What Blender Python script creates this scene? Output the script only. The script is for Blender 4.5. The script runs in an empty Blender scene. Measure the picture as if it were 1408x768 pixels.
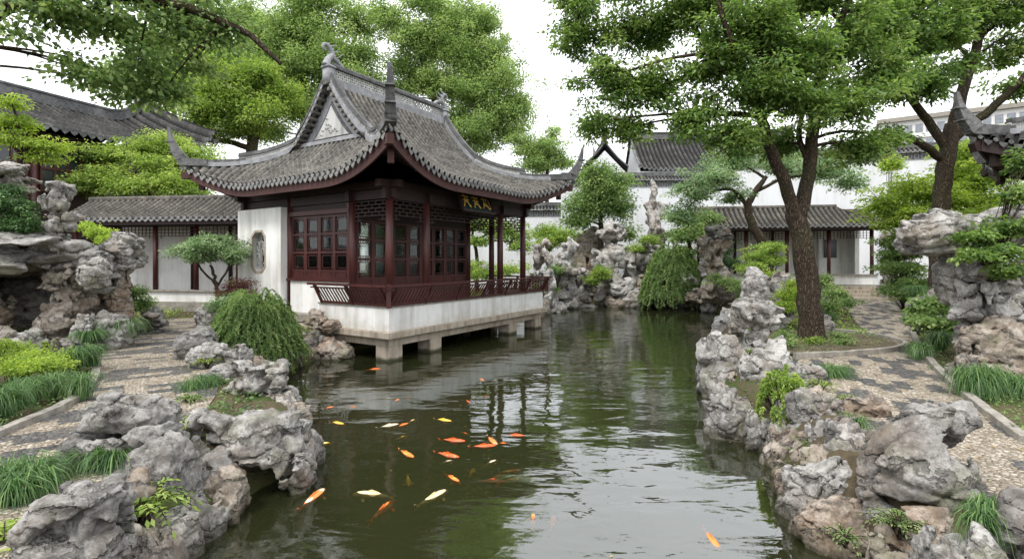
import bpy, math, random
import numpy as np
from mathutils import Vector, Matrix
R = math.radians
# ---------------------------------------------------------------- camera, sky, sun, exposure
scene = bpy.context.scene
COL = scene.collection
EYE, FPX, HX, HY = 2.45, 700.0, 704.0, 358.0
cam = bpy.data.cameras.new('camera')
cam.sensor_width = 36.0
cam.lens = FPX / 1408 * 36
cam.shift_y = -(384 - HY) / 1408
cam.clip_end = 2000
camo = bpy.data.objects.new('camera', cam)
camo.location = (0, 0, EYE)
camo.rotation_euler = (R(90), 0, 0)
COL.objects.link(camo)
scene.camera = camo
SUN_EL, SUN_ROT = R(58), R(-30)
world = bpy.data.worlds.new('World')
scene.world = world
world.use_nodes = True
wt = world.node_tree
wt.nodes.clear()
sky = wt.nodes.new('ShaderNodeTexSky')
sky.sky_type = 'NISHITA'
sky.sun_disc = False
sky.sun_elevation = SUN_EL
sky.sun_rotation = SUN_ROT
wmix = wt.nodes.new('ShaderNodeMix'); wmix.data_type = 'RGBA'
wn = wt.nodes.new('ShaderNodeTexNoise'); wn.inputs['Scale'].default_value = 2.2; wn.inputs['Detail'].default_value = 5
wr = wt.nodes.new('ShaderNodeValToRGB')
wr.color_ramp.elements[0].position = .3; wr.color_ramp.elements[0].color = (12.6, 12.9, 13.4, 1)
wr.color_ramp.elements[1].position = .7; wr.color_ramp.elements[1].color = (16.5, 16.6, 16.8, 1)
wmix.inputs[0].default_value = .94
wbg = wt.nodes.new('ShaderNodeBackground'); wbg.inputs['Strength'].default_value = .1
wo = wt.nodes.new('ShaderNodeOutputWorld')
wt.links.new(wn.outputs['Fac'], wr.inputs[0])
wt.links.new(sky.outputs[0], wmix.inputs[6]); wt.links.new(wr.outputs[0], wmix.inputs[7])
wt.links.new(wmix.outputs[2], wbg.inputs['Color']); wt.links.new(wbg.outputs[0], wo.inputs[0])
sl = bpy.data.lights.new('sun', 'SUN'); sl.energy = 2.0; sl.angle = R(14); sl.color = (1, .96, .9)
so = bpy.data.objects.new('sun', sl)
sd = Vector((math.sin(SUN_ROT) * math.cos(SUN_EL), math.cos(SUN_ROT) * math.cos(SUN_EL) * -1, math.sin(SUN_EL)))
so.rotation_euler = sd.to_track_quat('Z', 'Y').to_euler()
COL.objects.link(so)
scene.view_settings.view_transform = 'Standard'
scene.view_settings.look = 'None'
scene.view_settings.exposure = 0.5
scene.view_settings.gamma = 1.0
scene.cycles.max_bounces = 10
scene.cycles.transparent_max_bounces = 16
scene.cycles.caustics_reflective = False
scene.cycles.caustics_refractive = False

def at(px, py, Y):
    return ((px - HX) / FPX * Y, Y, EYE - (py - HY) / FPX * Y)
def atz(px, py, z):
    Y = FPX * (EYE - z) / (py - HY)
    return ((px - HX) / FPX * Y, Y, z)
G = .62          # ground level above the water

# ---------------------------------------------------------------- objects
def tag(o, label=None, cat=None, group=None, kind=None):
    if label: o['label'] = label
    if cat: o['category'] = cat
    if group: o['group'] = group
    if kind: o['kind'] = kind
    return o
def empty(name, loc=(0, 0, 0), rz=0):
    o = bpy.data.objects.new(name, None)
    o.location = loc; o.rotation_euler = (0, 0, rz)
    COL.objects.link(o)
    return o
def link_mesh(name, me, parent=None):
    o = bpy.data.objects.new(name, me)
    COL.objects.link(o)
    if parent is not None: o.parent = parent
    return o
def np_mesh(name, V, F, m=None, parent=None, smooth=True, tone=None, link=True):
    """V (n,3), F (k,3|4) or list of such arrays"""
    me = bpy.data.meshes.new(name)
    V = np.asarray(V, dtype=np.float32)
    Fs = F if isinstance(F, list) and isinstance(F[0], np.ndarray) else [np.array(F)]
    Fs = [np.asarray(f, dtype=np.int32) for f in Fs if len(f)]
    me.vertices.add(len(V)); me.vertices.foreach_set('co', V.ravel())
    nl = sum(f.size for f in Fs); npoly = sum(len(f) for f in Fs)
    me.loops.add(nl); me.polygons.add(npoly)
    me.loops.foreach_set('vertex_index', np.concatenate([f.ravel() for f in Fs]))
    tot = np.concatenate([np.full(len(f), f.shape[1], dtype=np.int32) for f in Fs])
    st = np.concatenate([[0], np.cumsum(tot)[:-1]]).astype(np.int32)
    me.polygons.foreach_set('loop_start', st)
    if tone is not None:
        a = me.attributes.new('tone', 'FLOAT', 'POINT'); a.data.foreach_set('value', np.asarray(tone, dtype=np.float32))
    me.update(calc_edges=True)
    me.validate()
    if smooth: me.polygons.foreach_set('use_smooth', np.ones(len(me.polygons), dtype=bool))
    if m: me.materials.append(m)
    return link_mesh(name, me, parent) if link else me
class MB:
    def __init__(s): s.v = []; s.f = []
    def add(s, V, F):
        n = len(s.v); s.v += [tuple(map(float, p)) for p in V]; s.f += [tuple(i + n for i in q) for q in F]
    def box(s, c, d, M=None):
        x, y, z = [k / 2 for k in d]
        V = [Vector((sx * x, sy * y, sz * z)) for sx in (-1, 1) for sy in (-1, 1) for sz in (-1, 1)]
        if M is not None: V = [M @ p for p in V]
        V = [p + Vector(c) for p in V]
        s.add(V, [(0, 1, 3, 2), (4, 6, 7, 5), (0, 4, 5, 1), (2, 3, 7, 6), (0, 2, 6, 4), (1, 5, 7, 3)])
    def span(s, a, b):           # box between two corners
        s.box([(a[i] + b[i]) / 2 for i in range(3)], [abs(b[i] - a[i]) for i in range(3)])
    def bar(s, a, b, w, h, up=(0, 0, 1)):
        a = Vector(a); b = Vector(b); d = b - a; L = d.length
        if L < 1e-6: return
        d /= L; x = d.cross(Vector(up))
        if x.length < 1e-4: x = Vector((1, 0, 0))
        x.normalize(); y = x.cross(d)
        M = Matrix((x, d, y)).transposed()
        s.box((a + b) / 2, (w, L, h), M)
    def cyl(s, a, b, r0, r1=None, n=12): s.tube([a, b], [r0, r1 if r1 is not None else r0], n)
    def tube(s, P, rad, n=8, cap=True):
        P = [Vector(p) for p in P]; V = []; F = []
        up = None
        for i, p in enumerate(P):
            d = (P[min(i + 1, len(P) - 1)] - P[max(i - 1, 0)])
            if d.length < 1e-9: d = Vector((0, 0, 1))
            d.normalize()
            if up is None: up = Vector((1, 0, 0)) if abs(d.x) < .9 else Vector((0, 1, 0))
            x = (up - d * up.dot(d)).normalized(); y = d.cross(x); up = x
            for k in range(n):
                t = 2 * math.pi * k / n
                V.append(p + (x * math.cos(t) + y * math.sin(t)) * rad[i])
        for i in range(len(P) - 1):
            for k in range(n):
                k2 = (k + 1) % n
                F.append((i * n + k, i * n + k2, (i + 1) * n + k2, (i + 1) * n + k))
        if cap:
            F.append(tuple(range(n))[::-1]); F.append(tuple((len(P) - 1) * n + k for k in range(n)))
        s.add(V, F)
    def sweep(s, P, W, H, up=(0, 0, 1)):   # rectangular section, widths W, heights H (from the path upward)
        P = [Vector(p) for p in P]; V = []; F = []
        for i, p in enumerate(P):
            d = P[min(i + 1, len(P) - 1)] - P[max(i - 1, 0)]
            x = d.cross(Vector(up)); x = x.normalized() if x.length > 1e-5 else Vector((1, 0, 0))
            y = x.cross(d.normalized())
            w = W[i] if hasattr(W, '__len__') else W; h = H[i] if hasattr(H, '__len__') else H
            V += [p - x * w / 2, p + x * w / 2, p + x * w / 2 + y * h, p - x * w / 2 + y * h]
        for i in range(len(P) - 1):
            for k in range(4):
                F.append((i * 4 + k, i * 4 + (k + 1) % 4, i * 4 + 4 + (k + 1) % 4, i * 4 + 4 + k))
        F += [(3, 2, 1, 0), tuple(len(P) * 4 - 4 + k for k in range(4))]
        s.add(V, F)
    def prism(s, poly, off):     # closed polygon (3D points) extruded by vector
        n = len(poly); off = Vector(off)
        V = [Vector(p) for p in poly] + [Vector(p) + off for p in poly]
        s.add(V, [tuple(range(n))[::-1], tuple(range(n, 2 * n))] + [(i, (i + 1) % n, n + (i + 1) % n, n + i) for i in range(n)])
    def build(s, name, m, parent=None, smooth=False, bevel=0):
        me = bpy.data.meshes.new(name); me.from_pydata(s.v, [], s.f); me.update()
        import bmesh
        bm = bmesh.new(); bm.from_mesh(me); bmesh.ops.recalc_face_normals(bm, faces=bm.faces); bm.to_mesh(me); bm.free()
        if smooth: me.polygons.foreach_set('use_smooth', [True] * len(me.polygons))
        me.materials.append(m)
        o = link_mesh(name, me, parent)
        if bevel:
            b = o.modifiers.new('bevel', 'BEVEL'); b.width = bevel; b.segments = 2; b.limit_method = 'ANGLE'
        return o
def copy_tree(o, parent=None):
    c = o.copy(); COL.objects.link(c)
    if parent is not None: c.parent = parent
    for ch in o.children: copy_tree(ch, c)
    return c

# ---------------------------------------------------------------- materials
class NT:
    def __init__(s, name):
        s.m = bpy.data.materials.new(name); s.m.use_nodes = True
        s.t = s.m.node_tree; s.t.nodes.clear()
        s.out = s.n('OutputMaterial'); s.tc = None
    def n(s, kind, **kw):
        nd = s.t.nodes.new('ShaderNode' + kind)
        for k, v in kw.items():
            if k.startswith('i_'):
                key = k[2:]; nd.inputs[int(key) if key.isdigit() else key.replace('_', ' ')].default_value = v
            else: setattr(nd, k, v)
        return nd
    def l(s, a, b): s.t.links.new(a, b)
    def co(s, scale=(1, 1, 1), world=False, rot=(0, 0, 0)):
        if world: src = s.n('NewGeometry').outputs['Position']
        else: src = s.n('TexCoord').outputs['Object']
        mp = s.n('Mapping'); mp.inputs['Scale'].default_value = scale; mp.inputs['Rotation'].default_value = rot
        s.l(src, mp.inputs['Vector']); return mp.outputs[0]
    def noise(s, co, scale, detail=4, rough=.55):
        nd = s.n('TexNoise', i_Scale=scale, i_Detail=detail, i_Roughness=rough); s.l(co, nd.inputs['Vector']); return nd.outputs['Fac']
    def ramp(s, fac, stops, interp='LINEAR'):
        r = s.n('ValToRGB'); cr = r.color_ramp; cr.interpolation = interp
        while len(cr.elements) < len(stops): cr.elements.new(.5)
        for e, (p, c) in zip(cr.elements, stops):
            e.position = p; e.color = tuple(c) + (1,) if len(c) == 3 else c
        s.l(fac, r.inputs[0]); return r.outputs[0]
    def mix(s, fac, a, b, mode='MIX'):
        m = s.n('Mix', data_type='RGBA', blend_type=mode)
        for i, v in ((0, fac), (6, a), (7, b)):
            if isinstance(v, (int, float)): m.inputs[i].default_value = v
            elif isinstance(v, tuple): m.inputs[i].default_value = v + (1,)
            else: s.l(v, m.inputs[i])
        return m.outputs[2]
    def math(s, op, a, b=0, clamp=False):
        m = s.n('Math', operation=op, use_clamp=clamp)
        for i, v in ((0, a), (1, b)):
            if isinstance(v, (int, float)): m.inputs[i].default_value = v
            else: s.l(v, m.inputs[i])
        return m.outputs[0]
    def bump(s, h, strength=.5, dist=.02, prev=None):
        b = s.n('Bump', i_Strength=strength, i_Distance=dist); s.l(h, b.inputs['Height'])
        if prev is not None: s.l(prev, b.inputs['Normal'])
        return b.outputs[0]
    def bsdf(s, color, rough=.8, normal=None, spec=.3, **kw):
        p = s.n('BsdfPrincipled'); p.inputs['Specular IOR Level'].default_value = spec
        for key, v in (('Base Color', color), ('Roughness', rough)):
            if isinstance(v, (int, float)): p.inputs[key].default_value = v
            elif isinstance(v, tuple): p.inputs[key].default_value = v + (1,)
            else: s.l(v, p.inputs[key])
        if normal is not None: s.l(normal, p.inputs['Normal'])
        s.l(p.outputs[0], s.out.inputs[0]); s.p = p
        return s.m
def mat_rock(name, c0, c1, c2, warm, crack=1.0, scale=1.0):
    t = NT(name); co = t.co()
    oi = t.n('ObjectInfo').outputs['Random']
    add = t.n('VectorMath', operation='ADD'); t.l(co, add.inputs[0])
    cx = t.n('CombineXYZ'); t.l(t.math('MULTIPLY', oi, 37.0), cx.inputs[0]); t.l(t.math('MULTIPLY', oi, 91.0), cx.inputs[1]); t.l(cx.outputs[0], add.inputs[1])
    co = add.outputs[0]
    n1 = t.noise(co, 1.6 * scale, 6, .65)
    n2 = t.noise(co, 9 * scale, 6, .7)
    n3 = t.noise(co, 38 * scale, 4, .7)
    base = t.ramp(t.math('ADD', t.math('MULTIPLY', n1, .5), t.math('MULTIPLY', n2, .5)), [(.33, c0), (.48, c1), (.62, c2)])
    wn = t.noise(co, .9 * scale, 3)
    base = t.mix(t.ramp(wn, [(.5, (0, 0, 0)), (.68, (.75, .75, .75))]), base, warm)
    crust = t.ramp(t.math('ADD', t.math('MULTIPLY', t.noise(co, 4.2 * scale, 7, .72), .7), t.math('MULTIPLY', n3, .3)), [(.48, (0, 0, 0)), (.60, (.6, .6, .6))])
    base = t.mix(crust, base, tuple(min(.72, k * 1.35) for k in c2))
    base = t.mix(t.ramp(n3, [(.3, (.55, .55, .55)), (.45, (0, 0, 0))]), base, (.13, .12, .11))
    # veins that run through the stone
    w = t.n('TexWave', wave_type='BANDS', bands_direction='Z', i_Scale=1.1 * scale, i_Distortion=9.0, i_Detail=5, i_Detail_Scale=1.7, i_Detail_Roughness=.65)
    t.l(co, w.inputs['Vector'])
    vein = t.ramp(w.outputs['Fac'], [(.0, (1, 1, 1)), (.07, (0, 0, 0))])
    base = t.mix(t.math('MULTIPLY', vein, .55 * crack), base, (.09, .085, .08))
    # algae and damp band just above the water, moss in patches
    pos = t.n('SeparateXYZ'); t.l(t.n('NewGeometry').outputs['Position'], pos.inputs[0])
    zz = t.math('ADD', pos.outputs[2], t.math('MULTIPLY', t.math('SUBTRACT', n2, .5), .35))
    wet = t.ramp(zz, [(.02, (1, 1, 1)), (.2, (0, 0, 0))])
    base = t.mix(t.math('MULTIPLY', wet, .8), base, (.055, .05, .03))
    moss = t.math('MULTIPLY', t.ramp(t.noise(co, 2.3 * scale, 5), [(.56, (0, 0, 0)), (.68, (1, 1, 1))]), .38)
    base = t.mix(moss, base, (.13, .14, .06))
    h = t.math('ADD', t.math('MULTIPLY', n2, 1.0), t.math('MULTIPLY', n3, .35))
    h = t.math('SUBTRACT', h, t.math('MULTIPLY', vein, .5 * crack))
    nb = t.bump(h, .75, .045 / scale)
    return t.bsdf(base, .82, nb, .25)
def mat_leaf(name, stops, rough=.5, trans=.35, spec=.35):
    t = NT(name)
    a = t.n('Attribute', attribute_name='tone')
    col = t.ramp(a.outputs['Fac'], stops)
    p = t.n('BsdfPrincipled'); p.inputs['Roughness'].default_value = rough; p.inputs['Specular IOR Level'].default_value = spec
    t.l(col, p.inputs['Base Color'])
    tr = t.n('BsdfTranslucent')
    hs = t.n('HueSaturation', i_Saturation=1.15, i_Value=1.5, i_Hue=.49); t.l(col, hs.inputs['Color']); t.l(hs.outputs[0], tr.inputs['Color'])
    m = t.n('MixShader', i_0=trans); t.l(p.outputs[0], m.inputs[1]); t.l(tr.outputs[0], m.inputs[2])
    t.l(m.outputs[0], t.out.inputs[0]); return t.m
def mat_plain(name, c, rough=.7, var=.25, sc=6, bump=.2, dist=.01, spec=.3, c2=None, world=False, aniso=(1, 1, 1)):
    t = NT(name); co = t.co(aniso, world)
    n = t.noise(co, sc, 6, .65)
    lo = tuple(k * (1 - var) for k in c); hi = c2 or tuple(min(1, k * (1 + var)) for k in c)
    col = t.ramp(n, [(.3, lo), (.7, hi)])
    return t.bsdf(col, rough, t.bump(t.noise(co, sc * 6, 4), bump, dist), spec)
def mat_plaster(name, c, stain, amt):
    t = NT(name); co = t.co()
    n = t.noise(co, .7, 6, .6); s2 = t.noise(t.co((3, 3, .35)), 1.4, 5, .6)
    f = t.math('MULTIPLY', t.ramp(t.math('ADD', t.math('MULTIPLY', n, .5), t.math('MULTIPLY', s2, .5)), [(.44, (0, 0, 0)), (.68, (1, 1, 1))]), amt)
    col = t.mix(f, c, stain)
    pos = t.n('SeparateXYZ'); t.l(t.n('NewGeometry').outputs['Position'], pos.inputs[0])
    zz = t.math('ADD', pos.outputs[2], t.math('MULTIPLY', t.math('SUBTRACT', t.noise(co, 3, 5), .5), .9))
    col = t.mix(t.math('MULTIPLY', t.ramp(zz, [(.55, (1, 1, 1)), (1.0, (0, 0, 0))]), .5), col, (.30, .25, .17))
    return t.bsdf(col, .85, t.bump(t.noise(co, 30, 4), .15, .005), .2)
def mat_tile(name, c, c2, lichen, var=1.0):
    t = NT(name); co = t.co()
    n1 = t.noise(co, 1.1, 5, .65); n2 = t.noise(co, 16, 5, .7)
    v = t.n('TexVoronoi', i_Scale=7.5); t.l(co, v.inputs['Vector'])
    sep = t.n('SeparateColor'); t.l(v.outputs['Color'], sep.inputs[0])
    f = t.math('ADD', t.math('MULTIPLY', n2, .55), t.math('MULTIPLY', sep.outputs[0], .30 * var))
    col = t.ramp(f, [(.2, c), (.8, c2)])
    col = t.mix(t.ramp(t.math('ADD', t.math('MULTIPLY', n1, .7), t.math('MULTIPLY', n2, .3)), [(.48, (0, 0, 0)), (.68, (.6, .6, .6))]), col, lichen)
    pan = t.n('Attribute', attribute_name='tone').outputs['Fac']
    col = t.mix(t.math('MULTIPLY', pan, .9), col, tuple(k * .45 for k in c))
    return t.bsdf(col, .85, t.bump(n2, .5, .015), .2)
def mat_wood(name, c, c2, rough=.45):
    t = NT(name); co = t.co((9, 9, .8))
    n = t.noise(co, 2.0, 5, .6); w = t.noise(t.co(), 1.3, 5, .6)
    col = t.ramp(t.math('ADD', t.math('MULTIPLY', n, .55), t.math('MULTIPLY', w, .45)), [(.35, c), (.66, c2)])
    return t.bsdf(col, rough, t.bump(n, .25, .006), .4)
M = {}
M['rock_grey'] = mat_rock('rock_grey', (.06, .056, .052), (.16, .152, .143), (.33, .32, .305), (.18, .14, .105), 1.4)
M['rock_white'] = mat_rock('rock_white', (.075, .07, .065), (.21, .20, .188), (.43, .417, .40), (.22, .175, .13), 1.4)
M['rock_warm'] = mat_rock('rock_warm', (.08, .066, .052), (.21, .175, .14), (.38, .34, .30), (.25, .165, .105), 1.3)
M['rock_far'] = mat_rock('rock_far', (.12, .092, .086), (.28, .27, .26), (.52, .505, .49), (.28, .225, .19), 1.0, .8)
M['plaster'] = mat_plaster('white_plaster', (.80, .80, .79), (.42, .40, .36), .85)
M['plaster_far'] = mat_plaster('garden_wall_plaster', (.66, .675, .70), (.48, .48, .48), .65)
M['grey_plaster'] = mat_plaster('grey_plaster', (.34, .35, .38), (.12, .12, .13), .8)
M['pale_relief'] = mat_plaster('relief_plaster', (.52, .52, .51), (.15, .15, .15), .9)
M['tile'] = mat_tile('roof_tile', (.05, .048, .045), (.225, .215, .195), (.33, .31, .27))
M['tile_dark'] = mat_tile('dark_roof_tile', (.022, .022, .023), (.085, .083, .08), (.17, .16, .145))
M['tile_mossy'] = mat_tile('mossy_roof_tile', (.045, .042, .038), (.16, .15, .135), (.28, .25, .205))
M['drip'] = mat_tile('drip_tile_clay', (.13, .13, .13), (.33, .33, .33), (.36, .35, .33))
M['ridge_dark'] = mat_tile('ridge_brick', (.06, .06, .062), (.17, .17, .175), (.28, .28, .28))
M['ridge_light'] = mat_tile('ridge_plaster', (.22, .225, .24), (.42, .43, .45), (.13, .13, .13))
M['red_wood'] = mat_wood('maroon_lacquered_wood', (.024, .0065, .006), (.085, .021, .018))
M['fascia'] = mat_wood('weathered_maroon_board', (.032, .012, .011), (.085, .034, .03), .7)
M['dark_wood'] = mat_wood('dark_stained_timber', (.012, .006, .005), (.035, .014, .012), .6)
M['stone'] = mat_plain('sandstone', (.40, .345, .28), .85, .25, 5, .35, .01, c2=(.47, .42, .36))
def mat_wetstone(name, c, c2):
    t = NT(name); co = t.co(); n = t.noise(co, 5, 6, .65); s2 = t.noise(t.co((4, 4, .5)), 2.0, 5, .6)
    col = t.ramp(n, [(.3, c), (.7, c2)])
    col = t.mix(t.ramp(s2, [(.48, (0, 0, 0)), (.66, (.65, .65, .65))]), col, (.16, .13, .095))
    ps = t.n('SeparateXYZ'); t.l(t.n('NewGeometry').outputs['Position'], ps.inputs[0])
    zz = t.math('ADD', ps.outputs[2], t.math('MULTIPLY', t.math('SUBTRACT', n, .5), .12))
    col = t.mix(t.ramp(zz, [(.04, (.9, .9, .9)), (.11, (0, 0, 0))]), col, (.035, .04, .018))
    return t.bsdf(col, .85, t.bump(t.noise(co, 30, 4), .35, .01), .3)
M['stone'] = mat_wetstone('sandstone', (.33, .28, .22), (.46, .40, .33))
M['stone_grey'] = mat_plain('grey_kerbstone', (.27, .25, .22), .85, .4, 6, .5, .02)
M['bark'] = None
M['soil'] = mat_plain('soil', (.075, .055, .035), .95, .5, 5, .8, .03, c2=(.15, .12, .08))
M['gold'] = mat_plain('gold_leaf', (.75, .47, .10), .4, .2, 8, .1, .003, .5)
M['sign'] = mat_plain('dark_green_lacquer', (.012, .028, .024), .3, .3, 4, .05, .003, .5)
M['metal_dark'] = mat_plain('dark_bronze', (.05, .055, .055), .5, .3, 9, .1, .004, .5)
M['window_grey'] = mat_plain('grey_window_band', (.20, .22, .25), .3, .3, 3, .02, .002, .5)
M['window_dark'] = mat_plain('dark_window', (.025, .03, .035), .2, .3, 3, .02, .002, .6)
M['concrete'] = mat_plain('pale_concrete', (.62, .62, .62), .8, .06, 2, .1, .01)
def bark(name, c, c2):
    t = NT(name); co = t.co((7, 7, 1.5))
    n = t.noise(co, 2.2, 5, .7)
    v = t.n('TexVoronoi', feature='DISTANCE_TO_EDGE', i_Scale=3.6)
    dist = t.n('VectorMath', operation='ADD'); t.l(co, dist.inputs[0])
    nc = t.n('TexNoise', i_Scale=1.5); t.l(co, nc.inputs['Vector']); t.l(nc.outputs['Color'], dist.inputs[1]); t.l(dist.outputs[0], v.inputs['Vector'])
    ed = t.ramp(v.outputs['Distance'], [(0, (0, 0, 0)), (.28, (1, 1, 1))])
    col = t.mix(ed, c, c2)
    col = t.mix(t.ramp(n, [(.4, (0, 0, 0)), (.7, (.6, .6, .6))]), col, tuple(k * .55 for k in c2))
    col = t.mix(t.ramp(t.noise(t.co(), .9, 4), [(.5, (0, 0, 0)), (.64, (.5, .5, .5))]), col, (.055, .06, .025))
    return t.bsdf(col, .9, t.bump(t.math('ADD', ed, t.math('MULTIPLY', n, .6)), .9, .035), .15)
M['bark'] = bark('brown_bark', (.028, .022, .016), (.125, .094, .068))
M['bark_grey'] = bark('grey_bark', (.04, .032, .025), (.17, .135, .105))
LF = {}
LF['deep'] = mat_leaf('camphor_leaves', [(0, (0.046, 0.096, 0.026)), (.45, (0.147, 0.245, 0.067)), (.8, (0.286, 0.394, 0.123)), (1, (0.462, 0.538, 0.237))], .45, .5)
LF['mid'] = mat_leaf('broad_leaves', [(0, (0.065, 0.125, 0.041)), (.5, (0.194, 0.298, 0.098)), (1, (0.443, 0.538, 0.226))], .5, .45)
LF['fresh'] = mat_leaf('fresh_leaves', [(0, (0.092, 0.163, 0.051)), (.5, (0.277, 0.394, 0.134)), (1, (0.536, 0.634, 0.288))], .55, .5)
LF['bright'] = mat_leaf('maple_leaves', [(0, (0.092, 0.163, 0.036)), (.5, (0.286, 0.413, 0.098)), (1, (0.554, 0.643, 0.216))], .55, .5)
LF['lime'] = mat_leaf('lime_leaves', [(0, (0.130, 0.211, 0.036)), (.5, (0.315, 0.451, 0.087)), (1, (0.573, 0.653, 0.195))], .55, .5)
LF['pale'] = mat_leaf('pale_leaves', [(0, (0.084, 0.154, 0.062)), (.5, (0.240, 0.355, 0.165)), (1, (0.536, 0.614, 0.411))], .5, .45)
LF['dark'] = mat_leaf('evergreen_leaves', [(0, (0.019, 0.053, 0.018)), (.5, (0.069, 0.144, 0.047)), (1, (0.185, 0.298, 0.103))], .4, .3)
LF['grass'] = mat_leaf('lily_turf', [(0, (0.020, 0.058, 0.020)), (.5, (0.084, 0.173, 0.051)), (1, (0.296, 0.413, 0.154))], .4, .25)
LF['red'] = mat_leaf('reddish_leaves', [(0, (.05, .02, .018)), (.5, (.13, .05, .045)), (1, (.18, .20, .07))])
# ---------------------------------------------------------------- rocks: distance fields meshed with surface nets
_rt = np.random.default_rng(5).random((32, 32, 32)).astype(np.float32) * 2 - 1
def vnoise(P):
    i = np.floor(P).astype(np.int32); f = (P - i).astype(np.float32); f = f * f * (3 - 2 * f)
    i0 = i & 31; i1 = (i + 1) & 31
    x0, y0, z0 = i0[..., 0], i0[..., 1], i0[..., 2]; x1, y1, z1 = i1[..., 0], i1[..., 1], i1[..., 2]
    fx, fy, fz = f[..., 0], f[..., 1], f[..., 2]
    a = _rt[x0, y0, z0] * (1 - fx) + _rt[x1, y0, z0] * fx
    b = _rt[x0, y1, z0] * (1 - fx) + _rt[x1, y1, z0] * fx
    c = _rt[x0, y0, z1] * (1 - fx) + _rt[x1, y0, z1] * fx
    d = _rt[x0, y1, z1] * (1 - fx) + _rt[x1, y1, z1] * fx
    return (a * (1 - fy) + b * fy) * (1 - fz) + (c * (1 - fy) + d * fy) * fz
def fbm(P, o=4, g=.5):
    s = 0; a = 1
    for k in range(o): s = s + a * vnoise(P * 2 ** k + 7.3 * k); a *= g
    return s
def surface_net(val, org, step):
    nx, ny, nz = val.shape
    ins = val < 0
    cs = [(i, j, k) for i in (0, 1) for j in (0, 1) for k in (0, 1)]
    sl = lambda a, c: a[c[0]:nx - 1 + c[0], c[1]:ny - 1 + c[1], c[2]:nz - 1 + c[2]]
    cnt = sum(sl(ins, c).astype(np.int8) for c in cs)
    act = (cnt > 0) & (cnt < 8)
    ijk = np.argwhere(act)
    acc = np.zeros((len(ijk), 3), np.float32); num = np.zeros(len(ijk), np.float32)
    for a in cs:
        for ax in range(3):
            if a[ax]: continue
            b = list(a); b[ax] = 1
            pa = ijk + a; pb = ijk + b
            va = val[pa[:, 0], pa[:, 1], pa[:, 2]]; vb = val[pb[:, 0], pb[:, 1], pb[:, 2]]
            m = (va < 0) != (vb < 0)
            t = np.where(m, va / np.where(m, va - vb, 1), 0)
            p = np.tile(np.array(a, np.float32), (len(ijk), 1)); p[:, ax] = t
            acc[m] += p[m]; num[m] += 1
    V = (ijk + acc / num[:, None]) * step + org
    idx = -np.ones(act.shape, np.int32); idx[act] = np.arange(len(ijk))
    F = []
    for ax in range(3):
        u, w = (ax + 1) % 3, (ax + 2) % 3
        lo = [slice(None)] * 3; hi = [slice(None)] * 3
        lo[ax] = slice(0, -1); hi[ax] = slice(1, None)
        ch = ins[tuple(lo)] != ins[tuple(hi)]
        e = np.argwhere(ch)
        n = np.array([nx, ny, nz])
        ok = (e[:, u] > 0) & (e[:, w] > 0) & (e[:, u] < n[u] - 1) & (e[:, w] < n[w] - 1)
        e = e[ok]
        q = []
        for du, dw in ((-1, -1), (0, -1), (0, 0), (-1, 0)):
            c = e.copy(); c[:, u] += du; c[:, w] += dw
            q.append(idx[c[:, 0], c[:, 1], c[:, 2]])
        q = np.stack(q, 1)
        flip = ~ins[e[:, 0], e[:, 1], e[:, 2]]
        q[flip] = q[flip][:, ::-1]
        F.append(q[(q >= 0).all(1)])
    return V, np.concatenate(F)
def lobe(P, c, r, p=2.0):
    q = np.abs((P - np.array(c, np.float32)) / np.array(r, np.float32))
    return ((q ** p).sum(-1) ** (1 / p) - 1) * min(r)
def smin(a, b, k=.12):
    h = np.clip(.5 + .5 * (b - a) / k, 0, 1)
    return b * (1 - h) + a * h - k * h * (1 - h)
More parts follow.
